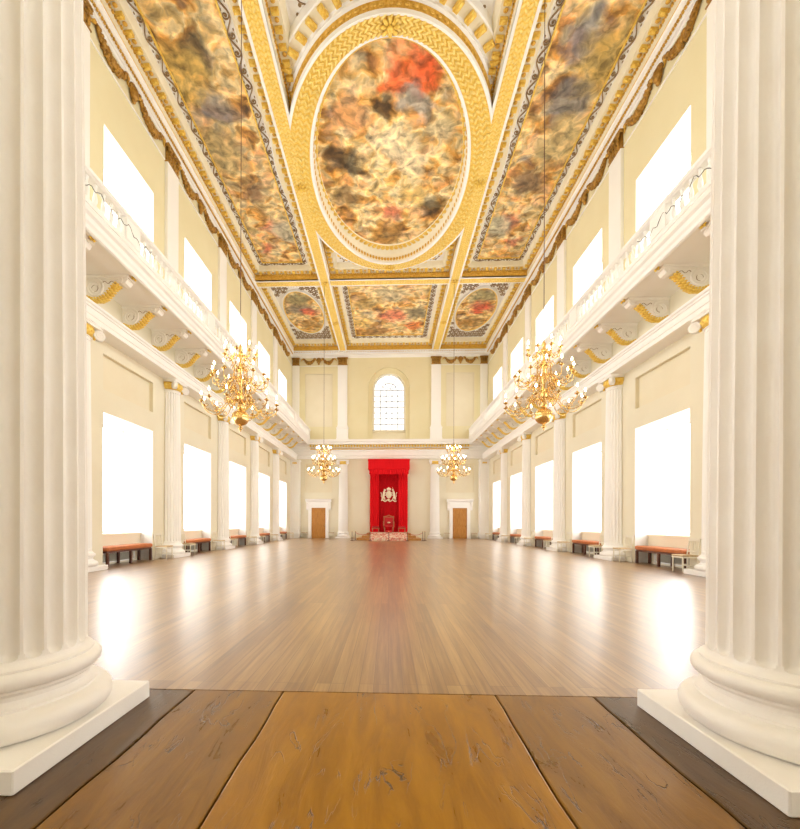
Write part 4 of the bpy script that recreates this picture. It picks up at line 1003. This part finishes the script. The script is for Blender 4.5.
# ---------------------------------------------------------------- benches
def bench():
    t = empty('bench'); b = MB(); b.bbox(-1.17, 1.17, -.25, .25, .44, .57, .03); b.build('seat', M['leather'], t)
    b = MB(); b.box(-1.14, 1.14, -.21, .21, .38, .45); b.build('apron', M['darkwood'], t)
    for x in (-1.11, 0, 1.11):
        for y in (-.2, .2): b = MB(); b.bbox(x - .035, x + .035, y - .035, y + .035, 0, .4, .004); b.build('leg', M['darkwood'], t)
    return t
b0 = bench(); first = True
for side in (-1, 1):
    sn = 'left' if side < 0 else 'right'
    for k, y in enumerate(WINS[1:]):
        o = b0 if first else copy_tree(b0); first = False
        o.location = (side*(W + .175), y, 0); o.rotation_euler = (0, 0, PI/2 if side < 0 else -PI/2)
        tag(o, f'orange-brown leather bench under the {ORD[k]} visible window of the {sn} wall', 'bench', 'leather benches under the side windows')
    for k, y in enumerate(WINS[1:3]):
        v = empty('vent_grille', (side*(W + .43), y, .05)); tag(v, f'grey floor-level vent grille behind the {ORD[k]} bench on the {sn}', 'vent', 'vent grilles in the window niches')
        b = MB()
        for q in ((-.9, .9, 0, .03), (-.9, .9, .27, .30), (-.9, -.87, 0, .3), (.87, .9, 0, .3)): b.box(-side*.03, 0, q[0], q[1], q[2], q[3])
        b.build('frame', M['white'], v)
        b = MB()
        for j in range(34): b.box(-side*.015, 0, -.85 + .05*j, -.83 + .05*j, .03, .27)
        b.build('slats', M['grille'], v)

# ---------------------------------------------------------------- chairs (front is -Y)
def chair():
    t = empty('side_chair')
    b = MB(); b.bbox(-.22, .22, -.22, .20, .43, .47, .012); b.build('seat', M['rush'], t)
    b = MB(); b.box(-.22, .22, -.21, -.18, .39, .43); b.box(-.22, .22, .17, .2, .39, .43); b.box(-.22, -.19, -.2, .19, .39, .43); b.box(.19, .22, -.2, .19, .39, .43); b.build('seat_frame', M['cream_chair'], t)
    for s_ in (-1, 1):
        b = MB(); b.lathe([(.012, 0), (.018, .05), (.02, .3), (.024, .43)], 8, center=(s_*.19, -.19)); b.build('leg', M['cream_chair'], t, smooth=1)
        b = MB(); b.tube([(s_*.19, .22, 0), (s_*.19, .19, .25), (s_*.19, .18, .45), (s_*.195, .21, .7), (s_*.2, .25, .90)], .018, 6); b.build('leg', M['cream_chair'], t, smooth=1)
    b = MB(); b.box(-.2, .2, .225, .26, .82, .90); b.box(-.19, .19, .18, .21, .54, .57)
    for x in (-.1, 0, .1): b.tube([(x, .195, .56), (x, .215, .7), (x, .24, .84)], .012, 5)
    b.build('backrest', M['cream_chair'], t)
    b = MB()
    for s_ in (-1, 1): b.tube([(s_*.19, -.19, .2), (s_*.19, .19, .2)], .01, 5)
    b.tube([(-.19, 0, .2), (.19, 0, .2)], .01, 5); b.build('stretcher', M['cream_chair'], t)
    return t
c0 = chair(); first = True
def place_chair(x, y, rz, label, grp):
    global first
    o = c0 if first else copy_tree(c0); first = False; o.location = (x, y, 0); o.rotation_euler = (0, 0, rz); tag(o, label, 'chair', grp)
for side in (-1, 1):
    sn = 'left' if side < 0 else 'right'
    for k, y in enumerate(COLS + [COLS[-1] + L]):
        for q, nm in ((-1, 'near'), (1, 'far')):
            if (k == 0 and (q < 0 or side < 0)) or (k == 5 and q > 0): continue
            what = f"{ORD[k]} half-column" if k < 5 else 'corner pilaster'
            place_chair(side*(W - .275), y + q*.88, PI/2 if side < 0 else -PI/2, f'cream chair against the {sn} wall on the {nm} side of the {what}', 'cream chairs along the side walls')
    for xx, nm in ((4.75, 'inner'), (6.98, 'outer')):
        place_chair(side*xx, D - .36, 0, f'cream chair against the end wall on the {nm} side of the {sn} door', 'cream chairs beside the oak doors')

# ---------------------------------------------------------------- chandeliers (origin at hub axis, floor height)
def chandelier():
    t = empty('chandelier')
    # origin z = 3.6 (bottom finial)
    b = MB(); b.lathe([(.012, 2.22), (.03, 2.18), (.05, 2.12), (.03, 2.05), (.06, 1.98), (.07, 1.93), (.03, 1.86), (.025, 1.75), (.07, 1.66), (.08, 1.60), (.03, 1.50), (.03, 1.42), (.085, 1.32), (.09, 1.26), (.035, 1.15), (.035, 1.05), (.09, .95), (.10, .86), (.04, .76), (.035, .70), (.08, .62), (.06, .56)], 18); b.build('stem', M['brass'], t, smooth=1)
    b = MB(); b.lathe([(.05, .57)] + [(.215*math.sin(PI*(.08 + .84*k/14)), .345 + .20*math.cos(PI*(.08 + .84*k/14))) for k in range(15)] + [(.05, .15)], 28); b.build('globe', M['brass'], t, smooth=1)
    b = MB(); b.lathe([(.05, .16), (.03, .12), (.035, .10), (.075, .08), (.03, .05), (.015, .03), (.03, .015), (.005, -.01)], 14); b.build('finial', M['brass'], t, smooth=1)
    b = MB(); b.tube([(0, 0, 2.2), (0, 0, 15.5 - 3.6)], .009, 6); b.build('suspension_rod', M['steel'], t)
    for k in range(12):
        an = 2*PI*(k + .5)/12; b = MB()
        for (cx, cz, r1, sg) in ((.20, .98, .11, 1), (.30, .80, .09, -1), (.16, 1.60, .09, 1), (.24, 1.12, .06, -1)):
            b.tube([(cx + r1*(1 - .7*q/16)*math.cos(sg*2*PI*1.3*q/16), 0, cz + r1*(1 - .7*q/16)*math.sin(sg*2*PI*1.3*q/16)) for q in range(17)], .008, 4)
        b.tube([(.03, 0, .8), (.30, 0, .80), (.24, 0, 1.12), (.20, 0, .98), (.16, 0, 1.60), (.03, 0, 1.6)], .007, 4)
        o = b.build('scroll_ornament', M['brass'], t, smooth=1); o.rotation_euler = (0, 0, an)
    armM = {}
    for (tier, r, zc, za, n, off) in (('low', .93, .66, .70, 12, 0), ('mid', .68, 1.38, 1.30, 12, .26), ('top', .40, 1.96, 1.90, 8, .1)):
        s_ = r/.93
        a = MB()
        ctrl = [(.03, za), (.12, za + .07*s_), (.26*s_ + .05, za + .02), (.42*s_ + .03, za - .17*s_), (.62*s_ + .0, za - .26*s_), (.80*s_, za - .22*s_), (.91*s_, za - .12*s_), (r, zc - .03)]
        pts = []
        for i in range(len(ctrl) - 1):
            p0_, p1_, p2_, p3_ = ctrl[max(i-1, 0)], ctrl[i], ctrl[i+1], ctrl[min(i+2, len(ctrl)-1)]
            for q in range(4):
                u = q/4; f = lambda A, B, C_, D_: .5*((2*B) + (-A + C_)*u + (2*A - 5*B + 4*C_ - D_)*u*u + (-A + 3*B - 3*C_ + D_)*u**3)
                pts.append((f(p0_[0], p1_[0], p2_[0], p3_[0]), 0, f(p0_[1], p1_[1], p2_[1], p3_[1])))
        pts.append((ctrl[-1][0], 0, ctrl[-1][1])); a.tube(pts, .011, 6)
        # scroll ornaments on the arm
        for (cx, cz, rr_, dr) in ((.30*s_ + .04, za + .07*s_, .075*s_, 1), (.60*s_, za - .16*s_, .08*s_, -1), (.80*s_, za - .13*s_, .05*s_, 1)):
            a.tube([(cx + rr_*(1 - .75*k/14)*math.cos(-PI/2 + dr*2*PI*1.2*k/14), 0, cz + rr_*(1 - .75*k/14)*math.sin(-PI/2 + dr*2*PI*1.2*k/14)) for k in range(15)], .007, 4)
        arm = a.build('arm', M['brass'], None, smooth=1); am = arm.data; bpy.data.objects.remove(arm)
        if 'pan' not in armM:
            q = MB(); q.lathe([(.01, -.03), (.02, -.02), (.05, 0), (.062, .012), (.02, .012), (.022, .05), (.0, .05)], 12); x = q.build('drip_pan', M['brass'], None, smooth=1); armM['pan'] = x.data; bpy.data.objects.remove(x)
            q = MB(); q.tube([(0, 0, .04), (0, 0, .15)], .011, 8); x = q.build('candle', M['candle'], None); armM['candle'] = x.data; bpy.data.objects.remove(x)
            q = MB(); q.lathe([(.006, .15), (.018, .165), (.021, .185), (.014, .215), (.003, .245)], 8); x = q.build('bulb', M['bulb'], None, smooth=1); armM['bulb'] = x.data; bpy.data.objects.remove(x)
        for k in range(n):
            an = 2*PI*k/n + off
            o = bpy.data.objects.new('arm', am); C.objects.link(o); o.parent = t; o.rotation_euler = (0, 0, an)
            for nm in ('pan', 'candle', 'bulb'):
                c = bpy.data.objects.new({'pan': 'drip_pan'}.get(nm, nm), armM[nm]); C.objects.link(c); c.parent = o; c.location = (r, 0, zc)
    return t
ch0 = chandelier(); first = True
for (x, y, nm) in ((-3.78, 10.68, 'nearer left'), (3.83, 10.68, 'nearer right'), (-3.86, 25.1, 'farther left'), (3.80, 25.1, 'farther right')):
    o = ch0 if first else copy_tree(ch0); first = False; o.location = (x, y, 3.6)
    tag(o, f'three-tier brass chandelier with lit candle bulbs, the {nm} one of four', 'chandelier', 'brass chandeliers hanging over the hall')
